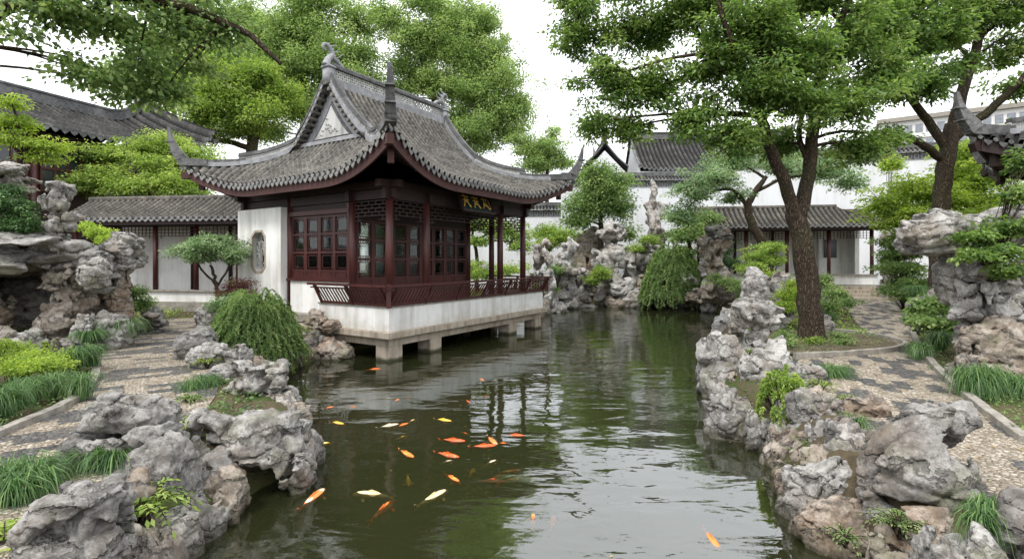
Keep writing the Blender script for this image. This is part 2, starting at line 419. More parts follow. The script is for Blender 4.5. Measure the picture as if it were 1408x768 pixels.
def rock_mesh(seed, kind, size, res=44):
    rg = np.random.default_rng(seed)
    ax = np.linspace(-1.35, 1.35, res).astype(np.float32)
    P = np.stack(np.meshgrid(ax, ax, ax, indexing='ij'), -1)
    S = np.array(size, np.float32) / max(size)                     # real proportions for the noise
    off = rg.random(3).astype(np.float32) * 31
    W = np.stack([vnoise(P * 1.5 + off + 11 * k) for k in range(3)], -1)
    Q = P + .20 * W
    d = None
    def U(c, r, p=2.4, k=.1):
        nonlocal d
        e = lobe(Q, c, r, p); d = e if d is None else smin(d, e, k)
    u = lambda a, b: rg.uniform(a, b)
    blocks = 16; chip = (.03, .22); crack = .10; holes = 0
    if kind == 'boulder':
        U((0, 0, -.15), (.95, .95, .85), 2.8)
        for k in range(4): U((u(-.5, .5), u(-.5, .5), u(-.1, .5)), (u(.4, .65), u(.4, .65), u(.35, .6)), 2.6)
        blocks = 20
    elif kind == 'crag':                                            # leaning, sharp faces
        U((-.1, 0, -.2), (.85, .9, .8), 3.2); U((u(-.3, .3), 0, .4), (.62, .7, .6), 3); U((u(-.5, .5), u(-.4, .4), .1), (.5, .6, .7), 3)
        blocks = 18; chip = (-.02, .2); crack = .13
    elif kind == 'taihu':                                           # pitted, eroded column of lumps
        n = int(np.clip(5.2 * size[2] / size[0], 6, 13))
        for k in range(n):
            t = k / (n - 1)
            U((u(-.42, .42), u(-.4, .4), -.85 + 1.7 * t), (u(.36, .66), u(.36, .6), u(1.7, 2.9) / n), 2.0, .10)
        blocks = 26; chip = (.12, .32); crack = .12; holes = 9
    elif kind == 'mushroom':
        U((u(-.1, .1), 0, .62), (.95, .85, .36), 2.6); U((u(-.3, .3), 0, .72), (.5, .6, .38), 2.6); U((u(-.1, .2), 0, -.1), (.40, .5, .8), 2.6); U((u(-.2, .2), 0, -.75), (.7, .8, .35), 2.6)
        blocks = 20; holes = 4
    elif kind == 'arch':
        U((-.1, 0, .5), (.98, .85, .42), 2.8); U((-.62, 0, -.35), (.38, .75, .8), 2.6); U((.72, 0, -.05), (.32, .7, .5), 2.6); U((-.25, -.2, .1), (.45, .5, .4), 2.6)
        blocks = 24; holes = 2
    elif kind == 'slab':
        U((0, 0, 0), (1, .95, .8), 3); U((u(-.5, .5), u(-.3, .3), .3), (.6, .6, .6), 3)
        blocks = 14
    elif kind == 'stack':                                           # flat courses piled on each other
        n = 5
        for k in range(n):
            t = k / (n - 1); w = u(.62, .95)
            U((u(-.2, .2), u(-.2, .2), -.85 + 1.65 * t), (w, w, .30), 3.0, .05)
        blocks = 30; chip = (.05, .25); crack = .14; holes = 3
    # chipped blocks
    C = (rg.random((blocks, 3)) * 2 - 1).astype(np.float32) * np.array([.95, .95, .95], np.float32)
    an = np.array([1, 1, 1.35], np.float32)
    best = np.full(P.shape[:3], 9, np.float32); sec = best.copy(); pl = best.copy()
    for c in C:
        dd = np.sqrt((((Q - c) * an) ** 2).sum(-1))
        nrm = c * np.array([1, 1, 1.1]) + rg.normal(0, .42, 3); nrm /= np.linalg.norm(nrm) + 1e-6
        p = (Q - c) @ nrm.astype(np.float32) - u(*chip)
        m = dd < best
        sec = np.where(m, best, np.minimum(sec, dd)); pl = np.where(m, p, pl); best = np.where(m, dd, best)
    gap = sec - best
    d = np.maximum(d, pl * .9 - .02)
    d = d + crack * np.clip(1 - gap / .09, 0, 1) ** 1.5
    na = .04 if kind in ('crag', 'slab', 'stack') else .06
    rd = 1 - np.abs(vnoise(P * S * np.array([2.2, 2.2, 3.4], np.float32) + off + 2)) * 2.2
    d = d + .10 * np.clip(rd, 0, 1) ** 3
    rd = 1 - np.abs(vnoise(P * S * 5.3 + off + 13)) * 2.0
    d = d + .035 * np.clip(rd, 0, 1) ** 3
    d = d + na * fbm(P * S * 3.1 + off, 4, .55) - .05 * np.abs(fbm(P * S * 2.3 + off + 5, 2))
    if kind == 'arch':
        d = np.maximum(d, -lobe(Q, (.16, -.2, -.45), (.46, 2.6, .62), 2.6))
    for k in range(holes):
        v = rg.normal(0, 1, 3); v /= np.linalg.norm(v); c = v * u(.3, .7)
        if kind in ('taihu',): c = np.array([u(-.5, .5), u(-.7, -.2) if k % 2 else u(-.6, .6), u(-.8, .8)])
        h = lobe(Q, c, (u(.1, .2), u(.16, .5), u(.1, .2)))
        d = np.maximum(d, -smin(h, h + .1, .02))
    d[0] = d[-1] = 1; d[:, 0] = d[:, -1] = 1; d[:, :, 0] = d[:, :, -1] = 1
    V, F = surface_net(d, -1.35, 2.7 / (res - 1))
    # keep the largest piece only
    lab = np.arange(len(V)); 
    for _ in range(60):
        mn = lab[F].min(1); new = lab.copy(); np.minimum.at(new, F.ravel(), np.repeat(mn, 4)); new = new[new]
        if (new == lab).all(): break
        lab = new
    vals, ct = np.unique(lab, return_counts=True); keep = lab == vals[ct.argmax()]
    F = F[keep[F].all(1)]; remap = np.cumsum(keep) - 1; V = V[keep]; F = remap[F]
    lo, hi = V.min(0), V.max(0)
    V = (V - (lo + hi) / 2) / (hi - lo) * np.array(size)
    V = V + .012 * max(size) * np.stack([fbm(V / max(size) * 13 + 3 + 9 * k, 3, .6) for k in range(3)], -1)
    V[:, 2] += size[2] / 2                                          # base at z = 0
    return V, F
_seed = [100]
def rock(px0, py0, px1, py1, Y, kind='boulder', mat='rock_grey', label=None, group=None, dy=.9, base=None, seed=None, rz=0, res=None, name='rock', cat='rock'):
    """a rock that stands at distance Y and spans that outline; base = lowest height (goes into the ground or the water)"""
    _seed[0] += 1
    sd = seed or _seed[0]
    x0, _, z1 = at(px0, py0, Y); x1, _, z0 = at(px1, py1, Y)
    if base is not None: z0 = min(z0, base)
    w, h = x1 - x0, z1 - z0
    size = (w, w * dy, h)
    if res is None: res = 84 if w > .8 and Y < 7 else 56 if Y < 9 else 46 if Y < 14 else 30
    V, F = rock_mesh(sd, kind, size, res)
    o = np_mesh(name, V, F, M[mat], None, True)
    o.location = ((x0 + x1) / 2, Y, z0); o.rotation_euler[2] = rz
    tag(o, label, cat, group)
    return o
# ---------------------------------------------------------------- foliage
def leaf_quads(C, D, N, L, asp, rg, fold=.18):
    """rhombic leaves: C bases, D directions, N face normals, L lengths"""
    D = D / (np.linalg.norm(D, axis=1, keepdims=True) + 1e-9)
    S = np.cross(D, N); S /= (np.linalg.norm(S, axis=1, keepdims=True) + 1e-9)
    U = np.cross(S, D)
    L = L[:, None]
    mid = C + D * L * .48
    V = np.stack([C, mid + S * L * asp / 2 + U * L * fold * .5, C + D * L - U * L * .12, mid - S * L * asp / 2 + U * L * fold * .5], 1).reshape(-1, 3)
    F = np.arange(len(C) * 4).reshape(-1, 4)
    return V, F
def crown_points(blobs, nsub, m, rg, rs, flat=.5, up=.25):
    """sub-clumps spread through the volumes of blobs (x,y,z,rx,ry,rz[,weight])"""
    w = np.array([(b[3] * b[4] * b[5]) ** .62 * (b[6] if len(b) > 6 else 1) for b in blobs]); w = w / w.sum()
    subs = []; own = []
    for bi, b in enumerate(blobs):
        k = max(3, int(round(nsub * w[bi])))
        v = rg.normal(0, 1, (k, 3)); v /= np.linalg.norm(v, axis=1, keepdims=True)
        v[:, 2] = v[:, 2] * .9 + up * .3
        r = rg.random(k) ** .42 * (1 + .22 * rg.normal(0, 1, k).clip(-1, 1.4))
        lump = .80 + .55 * vnoise(v * 2.1 + bi * 3.7)
        r = r * lump * np.where(rg.random(k) < .10, 1.35, 1)
        subs.append(np.array(b[:3]) + v * r[:, None] * np.array(b[3:6])); own += [bi] * k
    return np.concatenate(subs), np.array(own)
def foliage(blobs, nsub, m, leaf, rg, rs=.45, flat=.45, droop=.35, asp=.5, upn=.9):
    S, own = crown_points(blobs, nsub, m, rg, rs)
    n = len(S) * m
    ci = np.repeat(np.arange(len(S)), m)
    sr = rs * rg.uniform(.6, 1.35, len(S))
    off = rg.normal(0, 1, (n, 3)); off /= np.linalg.norm(off, axis=1, keepdims=True); off *= rg.random((n, 1)) ** .5
    off *= np.stack([sr, sr, sr * flat], 1)[ci]
    off[:, 2] -= droop * (off[:, 0] ** 2 + off[:, 1] ** 2) / sr[ci]
    C = S[ci] + off
    D = off.copy(); D[:, 2] *= .4; D /= (np.linalg.norm(D, axis=1, keepdims=True) + 1e-6)
    D += rg.normal(0, .45, (n, 3)); D[:, 2] -= droop
    N = rg.normal(0, .55, (n, 3)); N[:, 2] += upn
    L = leaf * rg.uniform(.6, 1.25, n)
    V, F = leaf_quads(C, D, N, L, asp, rg)
    tone = np.clip(rg.normal(.42, .17, len(S))[ci] + rg.normal(0, .16, n), 0, 1)
    return V, F, np.repeat(tone, 4), S, own
def bez(a, b, c, n=6):
    a, b, c = Vector(a), Vector(b), Vector(c)
    return [a * (1 - t) ** 2 + b * 2 * t * (1 - t) + c * t * t for t in [i / (n - 1) for i in range(n)]]
def smooth_path(P, k=4):
    P = [Vector(p) for p in P]
    out = []
    for i in range(len(P) - 1):
        p0 = P[max(i - 1, 0)]; p1 = P[i]; p2 = P[i + 1]; p3 = P[min(i + 2, len(P) - 1)]
        for j in range(k):
            t = j / k
            out.append(.5 * ((2 * p1) + (p2 - p0) * t + (2 * p0 - 5 * p1 + 4 * p2 - p3) * t * t + (3 * p1 - p0 - 3 * p2 + p3) * t ** 3))
    out.append(P[-1]); return out
def lerp_list(r, n):
    return list(np.interp(np.linspace(0, len(r) - 1, n), range(len(r)), r))
def tree(name, label, limbs, blobs, mat, nsub, m, leaf, seed, rs=.45, bark='bark', group=None, cat='tree', flat=.45, droop=.35, asp=.5, twig=.016, crown_name='crown', flare=True, limb_r=.07, nseg=9, upn=.9):
    """limbs: list of (points, radii) - the first is the trunk; a bough grows from the nearest limb to each crown volume, twigs to each clump"""
    rg = np.random.default_rng(seed)
    base = limbs[0][0][0]
    t = empty(name, base); tag(t, label, cat, group)
    B = Vector(base)
    mb = MB(); nodes = []
    for li, (P, r) in enumerate(limbs):
        Q = smooth_path(P, 5); rr = lerp_list(r, len(Q))
        if li == 0 and flare: rr[0] *= 1.28; rr[1] *= 1.08
        Q = [q + Vector(rg.normal(0, .02, 3)) * (.6 + rr[i]) if 0 < i else q for i, q in enumerate(Q)]
        mb.tube([q - B for q in Q], rr, nseg + 3 if li == 0 else nseg)
        for i, q in enumerate(Q):
            if li or i > len(Q) * .45: nodes.append((q, rr[i]))
    V, F, tone, S, own = foliage(blobs, nsub, m, leaf, rg, rs, flat, droop, asp, upn)
    for bi, b in enumerate(blobs):
        c = Vector(b[:3])
        q, r = min(nodes, key=lambda k: (k[0] - c).length + .8 * max(0, k[0].z - c.z))
        mid = (q + c) / 2 + Vector((0, 0, .12 * (c - q).length)) + Vector(rg.normal(0, .06, 3)) * (c - q).length
        bp = bez(q, mid, c, 6); r0 = min(r * .75, limb_r)
        mb.tube([p - B for p in bp], lerp_list([r0, r0 * .35], 6), 6)
        anch = [np.array(p) for p in bp[2:]]
        for s in S[own == bi]:
            a = min(anch, key=lambda k: np.linalg.norm(k - s))
            md = (a + s) / 2 + rg.normal(0, .07, 3) * np.linalg.norm(s - a) + np.array([0, 0, .05])
            mb.tube([Vector(a) - B, Vector(md) - B, Vector(s) - B], [twig * 1.3, twig, twig * .4], 3, False)
    mb.build('trunk', M[bark], t, True)
    np_mesh(crown_name, V - np.array(base), F, LF[mat], t, False, tone)
    return t
def bush(name, label, blobs, mat, nsub, m, leaf, seed, rs=.16, flat=.7, droop=.25, asp=.5, group=None, cat='shrub', base=None):
    rg = np.random.default_rng(seed)
    if base is None:
        base = (np.mean([b[0] for b in blobs]), np.mean([b[1] for b in blobs]), min(b[2] - b[5] for b in blobs))
    t = empty(name, base); tag(t, label, cat, group)
    V, F, tone, S, own = foliage(blobs, nsub, m, leaf, rg, rs, flat, droop, asp)
    mb = MB(); B = Vector(base)
    for i in range(0, len(S), 2):
        s = Vector(S[i]); a = B + Vector((rg.normal(0, .04), rg.normal(0, .04), 0))
        md = (a + s) / 2 + Vector((0, 0, .15 * (s - a).length))
        mb.tube([a - B, md - B, s - B], [.012, .008, .004], 3, False)
    mb.build('stem', M['bark'], t, True)
    np_mesh('foliage', V - np.array(base), F, LF[mat], t, False, tone)
    return t
def grass_tuft(label, x, y, z, r, h, n, seed, mat='grass', group=None, w=.011, name='grass_tuft', cat='grass tuft', ry=None):
    """arching blades from a few root crowns"""
    rg = np.random.default_rng(seed)
    ry = ry or r
    k = max(1, int(n / 330))
    roots = np.stack([rg.uniform(-.5, .5, k) * r, rg.uniform(-.5, .5, k) * ry], 1) if k > 1 else np.zeros((1, 2))
    ri = rg.integers(0, k, n)
    b0 = roots[ri] + rg.normal(0, .07, (n, 2)) * r
    ang = rg.uniform(0, 2 * np.pi, n)
    dl = rg.random(n) ** .6                                        # how far a blade arches over
    Ln = rg.uniform(.6, 1.15, n)
    reach = np.stack([np.cos(ang), np.sin(ang)], 1) * (r * (.18 + .78 * dl) * Ln)[:, None] * (.62 if k > 1 else 1)
    top = h * Ln
    T = np.array([0, .22, .48, .75, 1.0])
    pts = np.zeros((n, 5, 3), np.float32)
    for i, t in enumerate(T):
        pts[:, i, 0] = b0[:, 0] + reach[:, 0] * t ** 1.3; pts[:, i, 1] = b0[:, 1] + reach[:, 1] * t ** 1.3
        pts[:, i, 2] = top * (dl * (3.3 * t * (1 - t) + .10 * t) + (1 - dl) * (1.15 * t - .15 * t * t))
    side = np.stack([-np.sin(ang), np.cos(ang), np.zeros(n)], 1) + rg.normal(0, .3, (n, 3)); side /= np.linalg.norm(side, axis=1, keepdims=True)
    wd = np.array([.8, 1, .9, .6, .05]) * w * rg.uniform(.7, 1.2)
    V = np.stack([pts - side[:, None] * wd[None, :, None] / 2, pts + side[:, None] * wd[None, :, None] / 2], 2).reshape(-1, 3)
    bi = np.arange(n)[:, None] * 10
    F = np.concatenate([np.stack([bi[:, 0] + 2 * i, bi[:, 0] + 2 * i + 1, bi[:, 0] + 2 * i + 3, bi[:, 0] + 2 * i + 2], 1) for i in range(4)])
    tone = np.repeat(np.clip(rg.normal(.45, .2, n), 0, 1), 10)
    o = np_mesh(name, V, F, LF[mat], None, True, tone)
    o.location = (x, y, z)
    tag(o, label, cat, group); return o
def strand_bush(name, label, base, rx, ry, h, ns, seed, mat, leaf=.05, group=None, cat='shrub', lift=.0):
    """dome of arching, hanging sprays"""
    rg = np.random.default_rng(seed)
    t = empty(name, base); tag(t, label, cat, group)
    mb = MB(); Cs = []; Ds = []; tn = []
    for i in range(ns):
        a = rg.uniform(0, 2 * math.pi); rr = rg.random() ** .5
        hs = h * (1 - .80 * rr ** 2.6) * rg.uniform(.74, 1.14) * (1 + .06 * math.sin(3 * a + seed))
        p0 = np.array([rr * rx * .4 * math.cos(a), rr * ry * .4 * math.sin(a), hs * .3])
        top = np.array([rr * rx * .82 * math.cos(a), rr * ry * .82 * math.sin(a), hs])
        l = rg.uniform(.12, .42)
        end = top + np.array([math.cos(a + rg.normal(0, .5)) * rx * l * .6, math.sin(a) * ry * l * .6, -h * rg.uniform(.02, .30) * (.2 + .8 * rr)])
        end[2] = max(end[2], lift)
        P = [np.array(q) for q in bez(p0, p0 * .1 + top * .9 + np.array([0, 0, h * .05]), top, 4)] + [np.array(q) for q in bez(top, top * .5 + end * .5 + np.array([0, 0, h * .16]), end, 9)[1:]]
        if i % 2 == 0: mb.tube([Vector(q) for q in P], lerp_list([.006, .002], len(P)), 3, False)
        tb = rg.normal(.45, .15)
        for j in range(3, len(P)):
            d = P[j] - P[j - 1]
            for k in range(6):
                f = rg.random()
                Cs.append(P[j - 1] + d * f); sd = rg.normal(0, 1, 3); Ds.append(d / (np.linalg.norm(d) + 1e-6) * .9 + sd * .55); tn.append(tb + rg.normal(0, .13))
    C = np.array(Cs); D = np.array(Ds); n = len(C)
    N = rg.normal(0, .5, (n, 3)) + C / np.array([rx, ry, h]) * .6; N[:, 2] += .4
    V, F = leaf_quads(C, D, N, leaf * rg.uniform(.6, 1.3, n), .42, rg)
    mb.build('stem', M['bark'], t, True)
    np_mesh('foliage', V, F, LF[mat], t, False, np.repeat(np.clip(tn, 0, 1), 4))
    return t
def frond_plant(name, label, base, r, h, nst, seed, mat, leaf=.13, pairs=5, group=None, cat='plant', asp=.45):
    """leafy stems with paired leaflets"""
    rg = np.random.default_rng(seed)
    t = empty(name, base); tag(t, label, cat, group)
    mb = MB(); Cs = []; Ds = []; Ls = []; tn = []
    for i in range(nst):
        a = rg.uniform(0, 2 * math.pi); k = rg.uniform(.35, 1)
        end = np.array([math.cos(a) * r * k, math.sin(a) * r * k, h * rg.uniform(.45, 1) * (1.15 - .5 * k)])
        P = [np.array(q) for q in bez((0, 0, 0), (end[0] * .35, end[1] * .35, h * 1.05), end, 7)]
        mb.tube([Vector(q) for q in P], lerp_list([.008, .003], 7), 4, False)
        tb = rg.normal(.5, .17)
        for j in range(pairs):
            f = .35 + .6 * j / pairs; q = f * 6; q0 = int(q); p = P[q0] + (P[min(q0 + 1, 6)] - P[q0]) * (q - q0)
            d = P[min(q0 + 1, 6)] - P[q0]; d /= np.linalg.norm(d) + 1e-6
            s = np.cross(d, [0, 0, 1]); s /= np.linalg.norm(s) + 1e-6
            for sg in (-1, 1):
                Cs.append(p); Ds.append(d * .6 + s * sg + rg.normal(0, .2, 3)); Ls.append(leaf * rg.uniform(.7, 1.15) * (1 - .35 * f)); tn.append(tb + rg.normal(0, .1))
        Cs.append(P[-1]); Ds.append(P[-1] - P[-2]); Ls.append(leaf); tn.append(tb)
    n = len(Cs); C = np.array(Cs); D = np.array(Ds)
    N = rg.normal(0, .25, (n, 3)); N[:, 2] += 1
    V, F = leaf_quads(C, D, N, np.array(Ls), asp, rg, .12)
    mb.build('stem', M['bark'], t, True)
    np_mesh('foliage', V, F, LF[mat], t, False, np.repeat(np.clip(tn, 0, 1), 4))
    return t
# ---------------------------------------------------------------- ground, pond, paths
POND = np.array([(-2.6, -5), (-2.75, 2.5), (-2.6, 4.2), (-2.75, 5.1), (-2.35, 6.4), (-3.35, 8.0), (-4.5, 9.6), (-4.9, 11.3), (-4.75, 13.2),
                 (-2.6, 16.6), (-.6, 20.0), (-.2, 22), (1.4, 26.2), (4, 28.3), (8, 28.2), (9.6, 25.5), (9.4, 22), (7.6, 18.2), (6.1, 15.4), (4.9, 12.8),
                 (4.0, 10.8), (3.5, 8.9), (3.15, 7.2), (3.2, 6.2), (2.7, 4.9), (2.85, 4.1), (2.9, 2.5), (2.8, -5)])
def poly_sd(X, Y, poly):
    d = np.full(X.shape, 1e9); ins = np.zeros(X.shape, bool); n = len(poly)
    for i in range(n):
        ax, ay = poly[i]; bx, by = poly[(i + 1) % n]
        t = np.clip(((X - ax) * (bx - ax) + (Y - ay) * (by - ay)) / ((bx - ax) ** 2 + (by - ay) ** 2), 0, 1)
        d = np.minimum(d, np.hypot(X - ax - t * (bx - ax), Y - ay - t * (by - ay)))
        c = ((ay > Y) != (by > Y)) & (X < (bx - ax) * (Y - ay) / (by - ay + 1e-12) + ax)
        ins ^= c
    return np.where(ins, -d, d)
gx = np.concatenate([np.linspace(-400, -28, 7)[:-1], np.arange(-28, 32, .24), np.linspace(32, 400, 7)])
gy = np.concatenate([np.linspace(-200, -7, 5)[:-1], np.arange(-7, 46, .24), np.linspace(46, 600, 8)])
GX, GY = np.meshgrid(gx, gy, indexing='ij')
SDp = poly_sd(GX, GY, POND)
tt = np.clip((SDp + .22) / .27, 0, 1); tt = tt * tt * (3 - 2 * tt)
t2 = np.clip(SDp / .45, 0, 1) ** .8
GZ = -1.15 + 1.18 * tt + (G - .03) * t2
GZ = GZ - np.where(SDp > .2, (.012 * (1 + vnoise(np.stack([GX * 1.3, GY * 1.3, GX * 0], -1)))), 0)
nX, nY = GX.shape
V = np.stack([GX, GY, GZ], -1).reshape(-1, 3)
ii = np.arange(nX * nY).reshape(nX, nY)
F = np.stack([ii[:-1, :-1], ii[1:, :-1], ii[1:, 1:], ii[:-1, 1:]], -1).reshape(-1, 4)
t = NT('ground_soil_and_moss'); co = t.co(world=True)
n1 = t.noise(co, .9, 6, .6); n2 = t.noise(co, 14, 6, .7)
c = t.ramp(t.math('ADD', t.math('MULTIPLY', n1, .6), t.math('MULTIPLY', n2, .4)), [(.38, (.06, .048, .03)), (.5, (.11, .085, .055)), (.58, (.06, .085, .025)), (.7, (.10, .14, .04))])
ps = t.n('SeparateXYZ'); t.l(t.n('NewGeometry').outputs['Position'], ps.inputs[0])
bed = t.ramp(t.math('ADD', ps.outputs[2], 0), [(.0, (1, 1, 1)), (.25, (0, 0, 0))])
c = t.mix(bed, c, (.085, .095, .035))
M['ground'] = t.bsdf(c, .95, t.bump(n2, .8, .04), .15)
tag(np_mesh('ground', V, F, M['ground']), kind='structure')

t = NT('pond_water')
mp = t.co((.62, 1.5, 1), world=True, rot=(0, 0, R(-14)))
mp2 = t.co((1.0, 1.9, 1), world=True, rot=(0, 0, R(18)))
a = t.n('TexNoise', i_Scale=1.15, i_Detail=3.5, i_Roughness=.42, i_Distortion=.5); t.l(mp, a.inputs['Vector'])
b = t.n('TexNoise', i_Scale=3.1, i_Detail=2.5, i_Roughness=.45, i_Distortion=.4); t.l(mp2, b.inputs['Vector'])
calm = t.ramp(t.noise(t.co((1, 1.3, 1), world=True), .22, 3), [(.36, (.35, .35, .35)), (.62, (1, 1, 1))])
h = t.math('MULTIPLY', calm, t.math('ADD', t.math('MULTIPLY', a.outputs['Fac'], 1.0), t.math('MULTIPLY', b.outputs['Fac'], .20)))
nb = t.bump(h, 1.0, .030)
fr = t.n('Fresnel', i_IOR=2.3); t.l(nb, fr.inputs['Normal'])
gl = t.n('BsdfGlossy', i_Roughness=.015); gl.inputs['Color'].default_value = (.95, .97, 1, 1); t.l(nb, gl.inputs['Normal'])
tr = t.n('BsdfTransparent'); tr.inputs['Color'].default_value = (.88, .90, .72, 1)
df = t.n('BsdfDiffuse'); df.inputs['Color'].default_value = (.075, .085, .034, 1)
m1 = t.n('MixShader', i_0=.24); t.l(tr.outputs[0], m1.inputs[1]); t.l(df.outputs[0], m1.inputs[2])
m2 = t.n('MixShader'); t.l(fr.outputs[0], m2.inputs[0]); t.l(m1.outputs[0], m2.inputs[1]); t.l(gl.outputs[0], m2.inputs[2])
t.l(m2.outputs[0], t.out.inputs[0]); M['water'] = t.m
tag(np_mesh('water', [(-9, -6.5, 0), (14, -6.5, 0), (14, 31, 0), (-9, 31, 0)], [(0, 1, 2, 3)], M['water'], None, False), kind='structure')

def mat_pebbles(name, ang, bw, bh):
    t = NT(name)
    co = t.co(world=True, rot=(0, 0, ang))
    v = t.n('TexVoronoi', i_Scale=22, i_Randomness=.85); t.l(co, v.inputs['Vector'])
    e = t.n('TexVoronoi', feature='DISTANCE_TO_EDGE', i_Scale=22, i_Randomness=.85); t.l(co, e.inputs['Vector'])
    sp = t.n('SeparateColor'); t.l(v.outputs['Color'], sp.inputs[0])
    nz = t.n('TexNoise', i_Scale=2.2, i_Detail=3); t.l(co, nz.inputs['Vector'])
    # the pattern follows whole pebbles: sample it at each pebble's centre
    ad = t.n('VectorMath', operation='MULTIPLY_ADD'); t.l(nz.outputs['Color'], ad.inputs[0]); ad.inputs[1].default_value = (.16, .09, 0); t.l(v.outputs['Position'], ad.inputs[2])
    br = t.n('TexBrick', offset=.5, i_Scale=1.0, i_Mortar_Size=0.0, i_Brick_Width=bw, i_Row_Height=bh, i_Bias=-.15)
    br.inputs['Color1'].default_value = (0, 0, 0, 1); br.inputs['Color2'].default_value = (1, 1, 1, 1)
    t.l(ad.outputs[0], br.inputs['Vector'])
    dk = t.ramp(br.outputs['Color'], [(.44, (0, 0, 0)), (.48, (1, 1, 1))])
    big = t.noise(co, .5, 4)
    tan = t.ramp(sp.outputs[0], [(0, (.25, .205, .15)), (.5, (.43, .365, .285)), (1, (.62, .56, .47))])
    grey = t.ramp(sp.outputs[0], [(0, (.05, .054, .06)), (.6, (.10, .105, .11)), (1, (.20, .20, .20))])
    col = t.mix(dk, tan, grey)
    col = t.mix(t.ramp(big, [(.42, (0, 0, 0)), (.7, (.25, .25, .25))]), col, (.24, .20, .155))
    ed = t.ramp(e.outputs['Distance'], [(0, (1, 1, 1)), (.10, (0, 0, 0))])
    col = t.mix(t.math('MULTIPLY', ed, .8), col, (.10, .08, .055))
    hh = t.ramp(e.outputs['Distance'], [(0, (0, 0, 0)), (.32, (1, 1, 1))], 'B_SPLINE')
    return t.bsdf(col, .75, t.bump(hh, 1.0, .035), .3)
M['path_r'] = mat_pebbles('pebble_mosaic', R(-62), .55, .20)
M['path_l'] = mat_pebbles('pebble_mosaic_red', R(-35), .55, .20)
from mathutils.geometry import tessellate_polygon
def chaikin(P, n=2, closed=True):
    P = [np.array(p, float) for p in P]
    for _ in range(n):
        Q = []
        m = len(P)
        rng_ = range(m if closed else m - 1)
        if not closed: Q.append(P[0])
        for i in rng_:
            a, b = P[i], P[(i + 1) % m]; Q += [a * .75 + b * .25, a * .25 + b * .75]
        if not closed: Q.append(P[-1])
        P = Q
    return P
def sheet(name, pts, z, m):
    P = chaikin(pts, 2)
    tri = tessellate_polygon([[Vector((p[0], p[1], 0)) for p in P]])
    o = np_mesh(name, [(p[0], p[1], z) for p in P], np.array(tri), m, None, False)
    return tag(o, kind='structure')
def kerb(pts, w=.10, h=.10, z=G - .06, m='stone_grey', name='kerb'):
    mb = MB(); P = chaikin(pts, 2, False)
    # separate kerbstones along the curve
    L = 0
    for a, b in zip(P[:-1], P[1:]):
        mb.bar((a[0], a[1], z + h / 2 + random.uniform(-.008, .008)), (b[0], b[1], z + h / 2), w, h + .04)
    return tag(mb.build(name, M[m], None, bevel=.008), kind='structure')
random.seed(3)
PR_L = [(3.3, 2.6), (3.4, 3.7), (3.55, 4.5), (3.95, 6.2), (4.55, 8.0), (5.0, 9.4), (7.3, 10.3), (8.6, 11.4), (9.0, 13.0), (11.3, 17.0), (14.6, 22.6), (15.0, 24.0)]
PR_R = [(17.4, 24.0), (16.7, 22.0), (13.3, 17.0), (9.6, 12.2), (7.8, 9.6), (6.4, 7.4), (5.6, 5.95), (5.15, 5.1), (5.0, 2.6)]
sheet('path', PR_L + PR_R, G + .006, M['path_r'])
PL_L = [(-4.0, 2.4), (-5.1, 4.2), (-5.35, 5.3), (-5.6, 6.7), (-7.2, 8.9), (-9.2, 10.8), (-10.9, 13.2), (-11.4, 15.8)]
PL_R = [(-9.3, 16.6), (-8.6, 14.2), (-6.6, 11.6), (-5.2, 8.9), (-4.0, 7.0), (-3.5, 5.4), (-3.1, 3.6), (-2.9, 2.4)]
sheet('path', PL_L + PL_R, G + .006, M['path_l'])
kerb(PR_R[1:-1], .11, .12); kerb(PL_L[1:-1], .11, .12)
kerb([(5.3, 9.55), (6.4, 9.75), (7.7, 10.2), (8.6, 11.0), (8.75, 12.2), (8.2, 13.1)], .09, .14)
sheet('soil_bed', [(5.4, 9.6), (6.4, 9.8), (7.6, 10.25), (8.5, 11.1), (8.65, 12.2), (8.1, 13.0), (6.6, 13.4), (5.4, 12.2), (5.0, 10.6)], G + .03, M['soil'])

# ---------------------------------------------------------------- tiled roofs
def tile_patch(s0, s1, tmax, pos, pitch=.21, course=.14, amp=.085, per=8, Tm=None):
    n = max(1, round((s1 - s0) / pitch))
    s = np.linspace(s0, s1, n * per + 1)
    tm = tmax(s) if callable(tmax) else np.full(len(s), tmax, float)
    top = Tm or tm.max()
    rows = []
    k = 0
    while k * course < top:
        rows += [(k * course, .038), (min((k + .97) * course, top), 0)]; k += 1
    T = np.array([r[0] for r in rows]); st = np.array([r[1] for r in rows])
    S2, T2 = np.meshgrid(s, T, indexing='ij')
    T3 = np.minimum(T2, tm[:, None])
    x, y, z = pos(S2, T3)
    ph = ((S2 - s0) / ((s1 - s0) / n)) % 1.0 - .5
    cov = np.where(np.abs(ph) < .27, np.sqrt(np.clip(1 - (ph / .27) ** 2, 0, 1)) * amp, -.8 * amp * np.sin(np.pi * np.clip((np.abs(ph) - .26) / .24, 0, 1)))
    jit = .010 * vnoise(np.stack([S2 * 4.1, T3 * 6.3, S2 * 0 + 3], -1))
    z = z + cov + st[None, :] * np.where(np.abs(ph) < .26, 1, .8) + jit
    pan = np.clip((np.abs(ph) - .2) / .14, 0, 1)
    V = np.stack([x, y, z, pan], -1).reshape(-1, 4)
    a, b = S2.shape; I = np.arange(a * b).reshape(a, b)
    F = np.stack([I[:-1, :-1], I[1:, :-1], I[1:, 1:], I[:-1, 1:]], -1)
    bad = (T2[:-1, :-1] >= tm[:-1, None]) & (T2[1:, :-1] >= tm[1:, None])
    return V, F[~bad]
